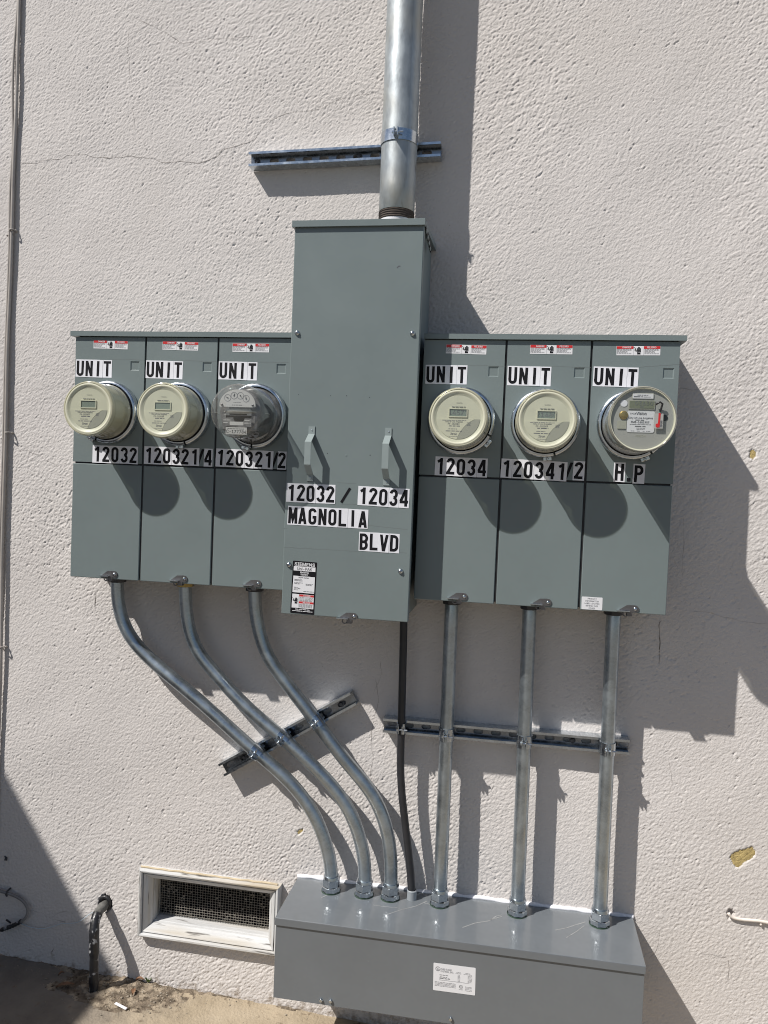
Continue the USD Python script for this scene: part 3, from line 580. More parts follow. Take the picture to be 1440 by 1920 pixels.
MB.part('hand_symbol', ext(affinity.translate(hand(L * .26), .06 * L, -.82 * H), DM + .0005, DM + .0010, *a, rt), K['ink'], False, under=p)

# ================================================================== METERS
mz = ZG + .1735
UX = [.115, .332, .545, 1.1254, 1.3434, 1.5614]
def lock_ring(T, cx, cz, seam=-1.35):
    p = T.part('lock_ring', lathe([(.0795, -.001), (.0885, -.001), (.0895, .004), (.0895, .014), (.0882, .020), (.0845, .023), (.0805, .023), (.0790, .019), (.0790, .012)], cx, cz, 72, DB, seam + .03, seam + 2 * math.pi - .03), K['zinc'], 40)
    c, s = math.cos(seam - .22), math.sin(seam - .22); r = .0925
    T.part('seal_tab', xform(bx(-.011, .011, -.012, 0, -.004, .005, .001), frame((cx + r * c, -DB - .006, cz + r * s), (-s, 0, c), (0, 1, 0), (c, 0, s))), K['zinc'], False, under=p)
    T.part('seal_wire', tube([(cx + r * c + .003 * math.cos(q), -DB - .019, cz + r * s - .001 + .003 * math.sin(q)) for q in np.linspace(0, 5.5, 12)], .0008, 6), K['latch'], True, under=p)
def meter_a(i, label, digits, seam, dz=0.0):
    cx, cz = UX[i], mz + dz
    T = Thing('electric_meter', label, 'electric meter', (cx, -DB, cz), 'electric meters plugged into the cabinets')
    lock_ring(T, cx, cz, seam)
    T.part('meter_base', lathe([(.0788, .004), (.0788, .016), (.0770, .030), (.0745, .036), (.06, .037), (.0002, .037)], cx, cz, 64, DB), K['black'], 40)
    T.part('inner_body', lathe([(.066, .036), (.066, .085), (.060, .092), (.0002, .0925)], cx, cz, 48, DB), K['cream2'], 40)
    T.part('cover', lathe([(.0772, .030), (.0765, .034), (.0748, .037), (.0745, .060), (.0752, .064), (.0742, .068), (.0738, .100), (.0742, .106), (.0752, .1095), (.0750, .1145), (.0735, .1180), (.0710, .1192), (.0692, .1186), (.0682, .1184)], cx, cz, 72, DB), P_YELLOW, 40)
    T.part('front_rim', lathe([(.0682, .1186), (.0664, .1194), (.0640, .1190), (.0610, .1172), (.0580, .1160), (.0552, .1150)], cx, cz, 72, DB), K['cream'], 50)
    w = DB + .1150
    f = T.part('face_plate', lathe([(.0554, .1151), (.0002, .1151)], cx, cz, 64, DB), K['cream'], False)
    lowp = Point(0, 0).buffer(.0545, 32).intersection(sbox(-.06, -.06, .06, -.0035)).difference(Point(.078, -.078).buffer(.083, 48))
    T.part('name_plate', ext(lowp, w, w + .0012, cx, cz), K['cream'], False, under=f)
    T.part('grey_corner', ext(Point(0, 0).buffer(.0545, 32).intersection(sbox(-.06, -.06, .06, -.0035)).intersection(Point(.078, -.078).buffer(.0822, 48)), w, w + .0010, cx, cz), K['cream2'], False, under=f)
    T.part('display_frame', ext(sbox(-.0245, .0005, .0225, .0225).difference(sbox(-.0225, .0030, .0205, .0205)), w, w + .0022, cx, cz), K['cream'], False, under=f)
    T.part('display', ext(sbox(-.0227, .0028, .0207, .0207), w, w + .0006, cx, cz), K['lcd'], False, under=f)
    if digits: T.part('display_digits', text(digits, .0115, w + .0005, cx - .0005, cz + .0062, 0, 1.0), K['inner'], False, under=f)
    T.part('lettering', cat([text('City of Los Angeles', .0034, w + .0011, cx - .010, cz - .0125, 0, 1.05), text('F9-182089', .0042, w + .0011, cx - .011, cz - .0185, 0, .9), text('Itron', .0052, w + .0011, cx - .010, cz - .0440, 0, 1, True),
        lines([(-.040, -.0085, .060, .0024), (-.022, -.0230, .027, .0040), (-.024, -.0300, .022, .0026), (-.030, -.0355, .040, .0034), (-.022, -.0490, .022, .0018), (.022, -.0135, .010, .0020), (.022, -.0165, .008, .0020), (.022, -.0195, .009, .0020), (-.017, .0255, .034, .0028), (-.007, .037, .015, .0010)], w + .0010, cx, cz, 0, 20 + i)]), K['ink2'], False, under=f)
    T.part('front_window', lathe([(.0625, .1187), (.0002, .1191)], cx, cz, 48, DB), P_CLEAR, True)
meter_a(0, 'cream round electric meter under UNIT and above 12032, far left', '', -1.95, -.001)
meter_a(1, 'cream round electric meter with blank display above 12032 1/4, second from left', '', -1.30, -.001)
meter_a(3, 'cream round electric meter above the 12034 stickers, right of the main box', '14571', -.45)
meter_a(4, 'cream round electric meter next to the H.P meter, above 12034 1/2', '21480', -1.25)

# old dial meter under a glass dome
cx, cz = UX[2] + .010, mz - .001
T = Thing('electric_meter', 'old glass-domed electric meter with four clock dials above 12032 1/2', 'electric meter', (cx, -DB, cz), 'electric meters plugged into the cabinets')
lock_ring(T, cx, cz, -1.62)
T.part('meter_base', lathe([(.0788, .004), (.0788, .014), (.0765, .020), (.0700, .024), (.0002, .024)], cx, cz, 64, DB), K['inner'], 40)
T.part('coil_block', cat([bx(cx - .047, cx + .047, -DB - .134, -DB - .02, cz - .050, cz - .006, .004), bx(cx - .030, cx + .030, -DB - .136, -DB - .02, cz + .004, cz + .045, .004), bx(cx - .058, cx - .040, -DB - .085, -DB - .02, cz - .03, cz + .03, .003), bx(cx + .036, cx + .056, -DB - .095, -DB - .02, cz - .02, cz + .03, .003)]), K['inner'], False)
T.part('shadow_drum', lathe([(.0600, .024), (.0600, .118), (.0560, .128), (.0500, .130), (.0002, .130)], cx, cz, 48, DB), K['inner'], 40)  # drum added inside the dome so the meter casts a solid shadow
T.part('spinning_disc', zlathe([(.0002, cz - .0005), (.0635, cz - .0005), (.0635, cz + .0010), (.0002, cz + .0010)], cx, -DB - .085, 40), K['alu'], 40)
w = DB + .146
T.zoom = (np.array([cx, -w, cz]), np.array([1.2, 1.0, 1.2]))
arch = Polygon([(-.041, 0)] + arc(0, .004, .041, .034, 180, 0, 24) + [(.041, 0)]).buffer(-.002).buffer(.002)
d = T.part('dial_plate', ext(arch, w - .0015, w, cx - .002, cz + .009), K['alu'], False)
for k, (dx, dzz, an) in enumerate(((-.0225, .0195, 150), (-.0080, .0245, 75), (.0065, .0245, -50), (.0195, .0185, 100))):
    X, Z = cx - .002 + dx, cz + .009 + dzz
    T.part('dial', ext(Point(0, 0).buffer(.0076).difference(Point(0, 0).buffer(.0068)), w - .0002, w + .0004, X, Z), K['ink2'], False, under=d)
    T.part('pointer', ext(affinity.rotate(Polygon([(-.0015, -.0012), (.0056, 0), (-.0015, .0012)]), an, origin=(0, 0)), w + .0004, w + .0012, X, Z), K['ink'], False, under=d)
T.part('dial_print', lines([(-.012, .0035, .024, .0022), (-.009, .0095, .018, .0016)], w - .0001, cx - .002, cz + .009, 0, 31), K['ink2'], False, under=d)
for sx in (-.037, .033): T.part('screw', lathe([(.0001, .004), (.0022, .003), (.0026, 0)], cx + sx, cz + .0135, 12, w), K['latch'], 40, under=d)
br = Polygon([(-.030, -.002), (-.030, .003), (-.026, .006), (.024, .006), (.028, .003), (.028, -.014), (.013, -.014)] + arc(0, -.012, .013, .013, 0, -180, 12) + [(-.030, -.014)])
g = T.part('bracket_plate', ext(br, w - .014, w - .012, cx - .001, cz), K['alu'], False)
T.part('slot', ext(sbox(-.022, -.0075, .018, -.0045), w - .0121, w - .0114, cx - .001, cz), K['ink'], False, under=g)
npl = T.part('name_plate', ext(sbox(-.037, -.033, .030, -.015).difference(Point(0, -.012).buffer(.0145)), w - .006, w - .0045, cx, cz), K['inner'], False)
T.part('name_print', cat([lines([(-.034, -.020, .016, .0024), (.014, -.020, .014, .0030), (.014, -.026, .014, .0030), (-.034, -.026, .010, .0030)], w - .0046, cx, cz, 0, 33), ext(sbox(-.019, -.030, .012, -.0225), w - .0046, w - .0040, cx, cz)]), K['alu'], False, under=npl)
tg = T.part('number_tag', ext(sbox(-.028, -.050, .020, -.0345), w - .006, w - .0045, cx, cz), K['alu'], False)
T.part('lettering', cat([text('C-177784', .0068, w - .0046, cx - .004, cz - .0475, -.02, .95), lines([(-.024, -.0385, .038, .0016)], w - .0046, cx, cz, 0, 34)]), K['ink'], False, under=tg)
T.zoom = None
T.part('glass_dome', lathe([(.0765, .020), (.0755, .028), (.0725, .032), (.0722, .050), (.0728, .054), (.0718, .058), (.0714, .140), (.0708, .150), (.0685, .161), (.0630, .1685), (.0540, .1735), (.0420, .177), (.0260, .1795), (.0120, .1805), (.0003, .1808)], cx, cz, 80, DB), P_GLASS, True)

# deep new meter with a large display
cx, cz = UX[5] + .001, mz + .002
T = Thing('electric_meter', 'deep clear-covered electric meter with red tag above the H.P stickers', 'electric meter', (cx, -DB, cz), 'electric meters plugged into the cabinets')
lock_ring(T, cx, cz, -.98)
T.part('meter_base', lathe([(.0788, .004), (.0788, .016), (.0775, .034), (.0745, .040), (.0002, .041)], cx, cz, 64, DB), K['black'], 40)
T.part('inner_body', lathe([(.070, .040), (.070, .140), (.0002, .141)], cx, cz, 48, DB), K['face'], 40)
T.part('cover', lathe([(.0775, .034), (.0768, .040), (.0775, .046), (.0767, .052), (.0773, .058), (.0767, .064), (.0775, .090), (.0780, .150), (.0784, .160), (.0784, .166), (.0772, .1705), (.0750, .1725), (.0735, .1715)], cx, cz, 80, DB), P_SMOKE, 40)
T.part('front_rim', lathe([(.0738, .1716), (.0722, .1712), (.0716, .168), (.0708, .1655)], cx, cz, 80, DB), K['cream'], 40)
w = DB + .1656
f = T.part('face_plate', lathe([(.0710, .1656), (.0002, .1656)], cx, cz, 64, DB), K['face'], False)
def fp(u0, v0, u1, v1, m, nm, t=.0012, r=0, base=0.0): return T.part(nm, ext(sbox(u0 + r, v0 + r, u1 - r, v1 - r).buffer(r, quad_segs=4) if r else sbox(u0, v0, u1, v1), w + base, w + base + t, cx, cz), m, False, under=f)
fp(-.0330, .0235, .0270, .0445, K['cream2'], 'display_frame', .002, .001); fp(-.0310, .0255, .0250, .0425, K['lcd2'], 'display', .0006, 0, .002)
T.part('display_digits', cat([text('03630', .0095, w + .0025, cx + .002, cz + .0325, 0, 1.0), text('88', .0045, w + .0025, cx - .003, cz + .0268, 0, 1.0)]), K['inner'], False, under=f)
fp(-.0260, .0475, .0235, .0615, K['cream2'], 'top_plate_frame', .0015, .002); fp(-.0245, .0485, .0220, .0600, K['white2'], 'top_plate', .0008, .001, .0015)
fp(-.0345, -.0310, .0275, .0190, K['white2'], 'name_plate', .0012, .004)
T.part('lettering', cat([text('Vision', .0064, w + .0013, cx - .003, cz + .0105, 0, .95, True), text('City of Los Angeles', .0040, w + .0013, cx - .004, cz + .0012, 0, 1.1), text('FM5-1681907', .0044, w + .0013, cx - .005, cz - .0090, 0, .95, True), text('CYCLE', .0030, w + .0013, cx - .022, cz + .0115, 0, 1),
    lines([(-.016, -.0035, .022, .0040), (-.028, -.0132, .048, .0024), (-.016, -.0182, .024, .0040), (-.013, -.0215, .020, .0018), (-.012, -.0245, .018, .0020), (-.025, -.0285, .008, .0020), (-.011, -.0285, .007, .002), (.002, -.0285, .005, .002), (.010, -.0285, .009, .002)], w + .0011, cx, cz, 0, 41),
    lines([(-.014, .0555, .024, .0026), (-.022, .0515, .020, .0040), (0, .0515, .016, .0022)], w + .0022, cx, cz, 0, 42)]), K['ink2'], False, under=f)
T.part('white_dot', ext(Point(-.0435, .0365).buffer(.0080), w, w + .001, cx, cz), K['white'], False, under=f)
kn = T.part('brass_knob', lathe([(.0001, .0045), (.0085, .0042), (.0100, .003), (.0105, .001), (.0105, 0)], cx - .0430, cz + .0085, 32, w), K['brass'], 40, under=f)
T.part('pad', ext(sbox(-.0555, -.0225, -.0365, -.0055).buffer(.001), w, w + .002, cx, cz), K['cream2'], False, under=f)
T.part('sensor_dot', ext(Point(.0500, .0045).buffer(.0072), w, w + .001, cx, cz), K['ink'], False, under=f)
T.part('moulded_mark', text('VISION', .0045, w, cx - .003, cz - .0415, 0, 1.1), K['cream2'], False, under=f)
T.part('front_window', lathe([(.0722, .1706), (.0002, .1714)], cx, cz, 48, DB), P_CLEAR, True)
wf = DB + .1722
tg = T.part('red_tag', ext(sbox(.0265, -.0200, .0450, .0130).buffer(.001), wf - .0008, wf + .0004, cx, cz), K['face'], False)
T.part('red_stripe', ext(Polygon([(.0295, -.016), (.032, -.019), (.0385, -.018), (.0395, .0150), (.0350, .0150), (.0345, -.009), (.0295, -.011)]), wf + .0002, wf + .0010, cx, cz), K['red'], False, under=tg)
T.part('tag_lettering', text('Itron', .005, wf + .0006, cx + .0438, cz - .010, math.pi / 2, 1, True), K['ink2'], False, under=tg)
T.part('seal_hook', tube([(cx + .028, -wf - .001, cz + .035), (cx + .036, -wf - .006, cz + .0405), (cx + .042, -wf - .004, cz + .036), (cx + .040, -wf - .002, cz + .026), (cx + .038, -wf - .001, cz + .018)], .0024, 8), K['black'], True)

# ================================================================== STRUT CHANNELS
def strut(label, c0, c1, screws=(), slot0=.024):
    c0, c1 = np.array(c0), np.array(c1); L = np.linalg.norm(c1 - c0); rot = math.atan2(*(c1 - c0)[::-1]); e, t, hw, WB = .0413, .0026, .0413 / 2, .0150
    T = Thing('strut_channel', label, 'strut channel', (c0[0], 0, c0[1]), 'slotted steel strut channels on the wall')
    pro = Polygon([(-hw, .001), (-hw + t, .001), (-hw + t, WB), (hw - t, WB), (hw - t, .001), (hw, .001), (hw, e), (hw - .0068, e), (hw - .0068, e - .007), (hw - .0068 + t, e - .007), (hw - .0068 + t, e - t), (hw - t, e - t), (hw - t, WB + t),
                   (-hw + t, WB + t), (-hw + t, e - t), (-hw + .0068 - t, e - t), (-hw + .0068 - t, e - .007), (-hw + .0068, e - .007), (-hw + .0068, e), (-hw, e)])
    # sides: the profile without its web, then the web with its slots
    sides = pro.difference(sbox(-hw + t, 0, hw - t, WB + t + .0001))
    ms = []
    for g in sides.geoms:
        m = trimesh.creation.extrude_polygon(g, L, engine='earcut'); v = np.array(m.vertices)      # v: across, out, along
        ms.append((np.stack([v[:, 2], -v[:, 1], v[:, 0]], 1), np.array(m.faces)[:, ::-1]))
    web = sbox(0, -hw + t, L, hw - t)
    s = slot0
    while s < L - .012:
        web = web.difference(LineString([(s - .007, 0), (s + .007, 0)]).buffer(.0071)); s += .0508
    W = ext(web, WB, WB + t)
    c, q = math.cos(rot), math.sin(rot)
    R = frame((c0[0], 0, c0[1]), (c, 0, q), (0, 1, 0), (-q, 0, c))
    for m, nm in ((ms[0], 'side_rail'), (ms[1], 'side_rail')): T.part(nm, xform(m, R), K['zinc'], False)  # brighter zinc copy puts the lit edges into the rails' colour
    T.part('slotted_back', xform(W, R), K['strut'], False)
    for u in screws:
        T.part('wall_screw', xform(cat([lathe([(.0001, .009), (.0045, .0085), (.0055, .006), (.0055, .0026)], u, 0, 12, WB), lathe([(.009, .0036), (.009, .0026), (.0001, .0036)], u, 0, 16, WB)]), R), K['hub'], 40)
    return T
strut('short zinc strut channel behind the thick riser pipe above the boxes', (.450, ZG + .9445), (1.0205, ZG + .956), (.020, .33), .072)
strut('slanting strut channel under the three bent conduits', (.4275, ZG - .896), (.8295, ZG - .6395), (.075, .43), .025)
strut('long level strut channel behind the black tube and three straight conduits', (.922, ZG - .7105), (1.621, ZG - .7075), (.052, .545, .66), .024)

# ================================================================== CONDUITS
RC = .0196; YC = -.0612
tx0, tx1, DT = .673, 1.6597, .2357
ztl, ztr, thh = ZG - 1.2130, ZG - 1.2055, .2300
def tz(x): return ztl + (ztr - ztl) * (x - tx0) / (tx1 - tx0)
def clamp(T, c, ax, sd, r, wd=.034, ear=.015):
    """Two-piece pipe strap round the pipe at c; ax along the pipe, sd along the strut."""
    ax, sd = np.array(ax, float), np.array(sd, float); ax /= np.linalg.norm(ax); sd = sd - ax * (sd @ ax); sd /= np.linalg.norm(sd); out = np.array([0, -1.0, 0])
    def ring(ri, ro, a0, a1, n=28):
        th = np.linspace(a0, a1, n); V, F = [], []
        for t in th:
            dr = out * math.cos(t) + sd * math.sin(t)
            for (rr, k) in ((ri, -wd / 2), (ro, -wd / 2), (ro, wd / 2), (ri, wd / 2)): V.append(np.array(c) + dr * rr + ax * k)
        for i in range(n - 1):
            for k in range(4):
                a, b = i * 4 + k, i * 4 + (k + 1) % 4; F += [(a, a + 4, b + 4), (a, b + 4, b)]
        q = (n - 1) * 4; F += [(0, 1, 2), (0, 2, 3), (q, q + 2, q + 1), (q, q + 3, q + 2)]
        return np.array(V), np.array(F)
    e = .0045 / r
    parts = [ring(r + .0004, r + .0026, e, 2.75), ring(r + .0004, r + .0026, -2.75, -e)]
    ears = [xform(bx(-.0011, .0011, 0, ear + .002, -wd * .38, wd * .38, .0005), frame(np.array(c) + out * (r + .0008) + sd * s * .0052, sd, out, ax)) for s in (1, -1)]
    legs = [xform(bx(-.0012, .0012, -.020, .012, -.009, .009), frame(np.array(c) + sd * s * (r * .82) - out * (r * .62), sd, out, ax)) for s in (1, -1)]
    p = T.part('pipe_strap', cat(parts + ears + legs), K['zinc'], 30)
    b0 = np.array(c) + out * (r + .0008 + ear * .62)
    T.part('strap_bolt', cat([tube([b0 - sd * .011, b0 + sd * .020], .0024, 10), tube([b0 - sd * .0110, b0 - sd * .0068], .0048, 6), tube([b0 + sd * .0064, b0 + sd * .0095], .0046, 6)]), K['zinc'], 30, under=p)
def hub_low(T, x, y, z, wire=False):
    p = T.part('gland_nut', zlathe([(RC, z + .047), (.0225, z + .047), (.0245, z + .040), (.0245, z + .0385)], x, y, 32), K['zinc'], 35)
    T.part('hex_body', zlathe([(.0235, z + .0395), (.0262, z + .0375), (.0262, z + .0175), (.0235, z + .0155)], x, y, sides=6), K['zinc'], False, under=p)
    T.part('lock_nut', zlathe([(.0255, z + .0165), (.0282, z + .0150), (.0282, z + .0040), (.026, z + .0022)], x, y, sides=8), K['zinc'], False, under=p)
    T.part('sealing_washer', zlathe([(.0280, z + .0032), (.0284, z + .0020), (.0284, z - .002)], x, y, 32), K['gasket'], 35, under=p)
def hub_top(T, x, y, z, brass=False):
    T.part('top_fitting', cat([zlathe([(RC, z - .028), (.0268, z - .026), (.0275, z - .012), (.0275, z - .004), (.0262, z + .004)], x, y, sides=8)]), K['brass' if brass else 'hub'], False)
STRUT_D = np.array([.402, 0, .2565]); STRUT_D /= np.linalg.norm(STRUT_D)
paths = {
 'bent conduit, lowest and leftmost of the three': [(220, 1085), (221, 1120), (229, 1160), (246, 1195), (270, 1224), (330, 1277), (400, 1337), (476, 1406), (540, 1463), (583, 1518), (607, 1570), (619, 1618), (621, 1662)],
 'bent conduit, middle one of the three': [(347, 1093), (349, 1140), (358, 1190), (376, 1228), (400, 1258), (450, 1313), (533, 1386), (600, 1449), (647, 1507), (670, 1557), (682, 1610), (683, 1668)],
 'bent conduit, upper right one of the three': [(478, 1102), (480, 1150), (490, 1198), (506, 1236), (526, 1266), (592, 1352), (650, 1429), (698, 1490), (722, 1545), (732, 1605), (732, 1676)]}
ends = []
for i, (lab_, pts) in enumerate(paths.items()):
    q = [(at(*p, YC)[0], YC, at(*p, YC)[1]) for p in pts]
    q = np.array(q); q[:, 0] = q[:, 0]
    q[-1, 2] = tz(q[-1, 0]) + .004; sm = smooth_path(q, 90)
    T = Thing('steel_conduit', 'galvanised ' + lab_ + ' below the left cabinet', 'conduit', tuple(q[-1]), 'steel conduits between cabinets and trough')
    T.part('tube', tube(sm, RC, 24), K['emt'], True)
    ends.append((q[-1][0], q[-1][2])); hub_low(T, q[-1][0], YC, tz(q[-1][0])); hub_top(T, q[0][0], YC, zB, i == 1)
    # strap where the tube crosses the slanting strut
    c0 = np.array([.4275, ZG - .896]); dd = np.array([.402, .2565]); dd /= np.linalg.norm(dd); nn = np.array([-dd[1], dd[0]])
    k = np.argmin(np.abs((sm[:, [0, 2]] - c0) @ nn)); t = sm[k + 1] - sm[k - 1]
    clamp(T, sm[k], t, STRUT_D, RC)
for i, (p0, p1, lab_) in enumerate((((847, 1130), (825, 1676), 'first'), ((993, 1140), (970, 1702), 'second'), ((1150, 1160), (1124, 1727), 'third'))):
    a, b = at(*p0, YC), at(*p1, YC); xm = (a[0] + b[0]) / 2
    T = Thing('steel_conduit', ['galvanised straight conduit next to the black tube', 'galvanised straight conduit in the middle of the three straight ones', 'galvanised straight conduit at the far right, below the H.P meter'][i], 'conduit', (xm, YC, b[1]), 'steel conduits between cabinets and trough')
    T.part('tube', tube([(a[0] + (b[0] - a[0]) * s, YC, a[1] + .012 + (b[1] - a[1] - .012) * s) for s in np.linspace(0, 1, 12)], RC, 28), K['emt'], True)
    hub_low(T, b[0], YC, tz(b[0])); hub_top(T, a[0], YC, zB); ends.append((b[0], b[1]))
    clamp(T, (xm, YC, ZG - .7105 + .003 * i / 2), (0, 0, 1), (1, 0, .004), RC)
# thin black tube
q = [(at(*p, -.052)[0], -.052, at(*p, -.052)[1]) for p in [(757, 1150), (756, 1220), (754, 1300), (752.5, 1365), (751, 1420), (752, 1465), (758, 1530), (765, 1590), (770, 1640), (772, 1682)]]
T = Thing('flexible_conduit', 'thin black flexible conduit from the main box down to the trough', 'conduit', tuple(q[-1]))
T.part('tube', tube(smooth_path(q, 60), .0112, 18), K['liquid'], True)
T.part('end_fitting', cat([zlathe([(.0115, tz(q[-1][0]) + .028), (.0142, tz(q[-1][0]) + .026), (.0142, tz(q[-1][0]) - .002)], q[-1][0], -.052, 20)]), K['grey_pvc'], 35)
clamp(T, q[3], (0, 0, 1), (1, 0, 0), .0112, .030, .010)

# riser pipe
RX, RY, RR = .9105, -.094, .0500
zr0 = zl + .004
T = Thing('riser_pipe', 'thick weathered galvanised riser pipe rising from the main box', 'pipe', (RX, RY, zr0))
T.part('pipe', tube([(RX + .0006 * s, RY, zr0 + .070 + s * (4.4 - zr0)) for s in np.linspace(0, 1, 30)], RR, 48), K['rigid'], True)
T.part('thread', zlathe([(RR - .0012, zr0 + .071)] + [(RR + (.0004 if k % 2 else -.0022), zr0 + .069 - .0030 * k) for k in range(9)] + [(RR - .003, zr0 + .042)], RX, RY, 48), K['rust'], 30)
T.part('hub_ring', zlathe([(RR - .006, zr0 + .046), (RR - .002, zr0 + .045), (RR - .002, zr0 - .006)], RX, RY, 48), K['white2'], 35)
clamp(T, (RX, RY, ZG + .957), (0, 0, 1), (1, 0, .02), RR, .031, .016)

# ================================================================== TROUGH
TR = Thing('wiring_trough', 'long grey metal wiring trough low on the wall with a white label', 'wiring trough', ((tx0 + tx1) / 2, -.12, ztl - thh))
def tilt(m):
    v, f = arr(m); v = v.copy(); v[:, 2] += tz(v[:, 0]); return v, f
TR.part('body', tilt(bx(tx0 + .003, tx1 - .003, -(DT - .010), -.003, -thh + .002, -.004, .002)), K['grey2'], False)
TR.part('top', tilt(cat([bx(tx0, tx1, -DT, -.002, -.0022, 0, .0009), bx(tx0, tx1, -DT, -DT + .002, -.0215, -.0012, .0008), bx(tx0, tx0 + .002, -DT + .001, -.003, -.018, -.001), bx(tx1 - .002, tx1, -DT + .001, -.003, -.018, -.001)])), K['grey2'], False)
TR.part('front_cover', tilt(bx(tx0 + .0015, tx1 - .0015, -(DT - .0045), -(DT - .0085), -thh, -.010, .0008)), K['grey2'], False)
bead = [(x, -.004, tz(x) + .001 + .0022 * math.sin(x * 37) * math.sin(x * 11)) for x in np.linspace(tx0 - .002, tx1 + .001, 120)]
TR.part('sealant_bead', tube(bead, [.0062 + .0018 * math.sin(k * .9) * math.sin(k * .23) for k in range(120)], 10), K['caulk'], True)
for q in ((602, 1875), (620, 1876.5), (845, 1910)):
    x, z = at(*q, -DT + .004); TR.part('screw', lathe([(.0001, .006), (.004, .0055), (.0052, .003), (.0052, -.004)], x, z, 16, DT - .0045), K['zinc'], 40)
w = DT - .0045

a, b, c = np.array(at(813, 1805, -w)), np.array(at(892, 1815, -w)), np.array(at(812, 1856, -w)); L = np.linalg.norm(b - a); H = np.linalg.norm(c - a); rt = math.atan2(*(b - a)[::-1])
p = TR.part('maker_label', ext(affinity.translate(rrect(L, H, .002), 0, -H), w - .0003, w + .0004, *a, rt), K['white2'], False)
def lo2(u, v): return a[0] + math.cos(rt) * u * L + math.sin(rt) * v * H, a[1] + math.sin(rt) * u * L - math.cos(rt) * v * H
TR.part('lettering', cat([text('PURE GUARD', H * .058, w + .0003, *lo2(.17, .22), rt, .8, False, 'l'), text('SYSTEMS, INC.', H * .058, w + .0003, *lo2(.17, .30), rt, .8, False, 'l'), text('Made in the USA', H * .04, w + .0003, *lo2(.145, .545), rt, .9, True, 'l')]), K['ink2'], False, under=p)
TR.part('small_print', cat([lines([(.15 * L, -.42 * H, .2 * L, .0026), (.16 * L, -.49 * H, .17 * L, .0026), (.55 * L, -.25 * H, .10 * L, .0018), (.53 * L, -.29 * H, .14 * L, .0018), (.76 * L, -.25 * H, .12 * L, .0018), (.72 * L, -.29 * H, .19 * L, .0018)]
      + [(.58 * L, -v * H, .06 * L, .0018) for v in (.34, .385, .43, .475, .52, .565)] + [(.82 * L, -v * H, .10 * L, .0018) for v in (.34, .385, .43, .475, .52, .565)]
      + [(.04 * L, -v * H, .5 * L, .0020) for v in (.69, .735, .78, .825)] + [(.76 * L, -v * H, .16 * L, .0018) for v in (.74, .78, .83, .88)], w + .0003, *a, rt, 50),
      ext(sbox(.14 * L, -.60 * H, .86 * L, -.590 * H), w, w + .0006, *a, rt)]), K['ink2'], False, under=p, kind='stuff')
rg_ = Point(.105 * L, -.20 * H).buffer(.0062); TR.part('maker_emblem', cat([ext(rg_.difference(rg_.buffer(-.0015)).difference(sbox(.10 * L, -.19 * H, .2 * L, -.16 * H)), w, w + .0006, *a, rt), ext(sbox(.085 * L, -.215 * H, .125 * L, -.19 * H), w, w + .0006, *a, rt), ext(sbox(.095 * L, -.25 * H, .12 * L, -.225 * H), w, w + .0006, *a, rt)]), K['ink2'], False, under=p)
ul = Point(.665 * L, -.75 * H).buffer(.0050); TR.part('approval_mark', cat([ext(ul.difference(ul.buffer(-.0010)), w, w + .0006, *a, rt), text('UL', .0045, w, *lo2(.665, .775), rt, .9, True), text('LISTED', .0022, w, *lo2(.665, .87), rt, 1, True)]), K['ink2'], False, under=p)
# scratches and gouges on the top
def scratch(pts, wd):
    P = []
    for (px, py) in pts:
        d = CF * FPX + CR * (px - 720) + CU * (960 - py); t = (tz(1.2) - CAM[2]) / d[2]
        q = CAM + t * d; t = (tz(q[0]) - CAM[2]) / d[2]; P.append((CAM + t * d)[:2])
    s = LineString(P).buffer(wd, cap_style='round')
    m = trimesh.creation.extrude_polygon(s, .0005, engine='earcut'); v = np.array(m.vertices); v[:, 2] += np.array([tz(x) for x in v[:, 0]]) - .0002
    TR.part('scratch', (v, np.array(m.faces)), K['scratch'], False)
K['scratch'] = M('scratched_paint', (0.235, 0.238, 0.238), 0.5, var=0.3, vscale=90)
for pts, wd in (([(940, 1719), (925, 1723), (915, 1727), (890, 1731), (868, 1739)], .0017), ([(940, 1716), (930, 1718), (920, 1725)], .0014), ([(1097, 1729), (1080, 1734), (1062, 1740), (1042, 1744)], .0016), ([(1095, 1736), (1082, 1746), (1062, 1758)], .0012), ([(800, 1690), (780, 1699), (752, 1706), (728, 1714)], .0013), ([(635, 1669), (618, 1676), (603, 1683)], .0016), ([(838, 1694), (812, 1697), (795, 1693)], .0010), ([(700, 1697), (720, 1700), (745, 1702)], .0008)):
    scratch(pts, wd)

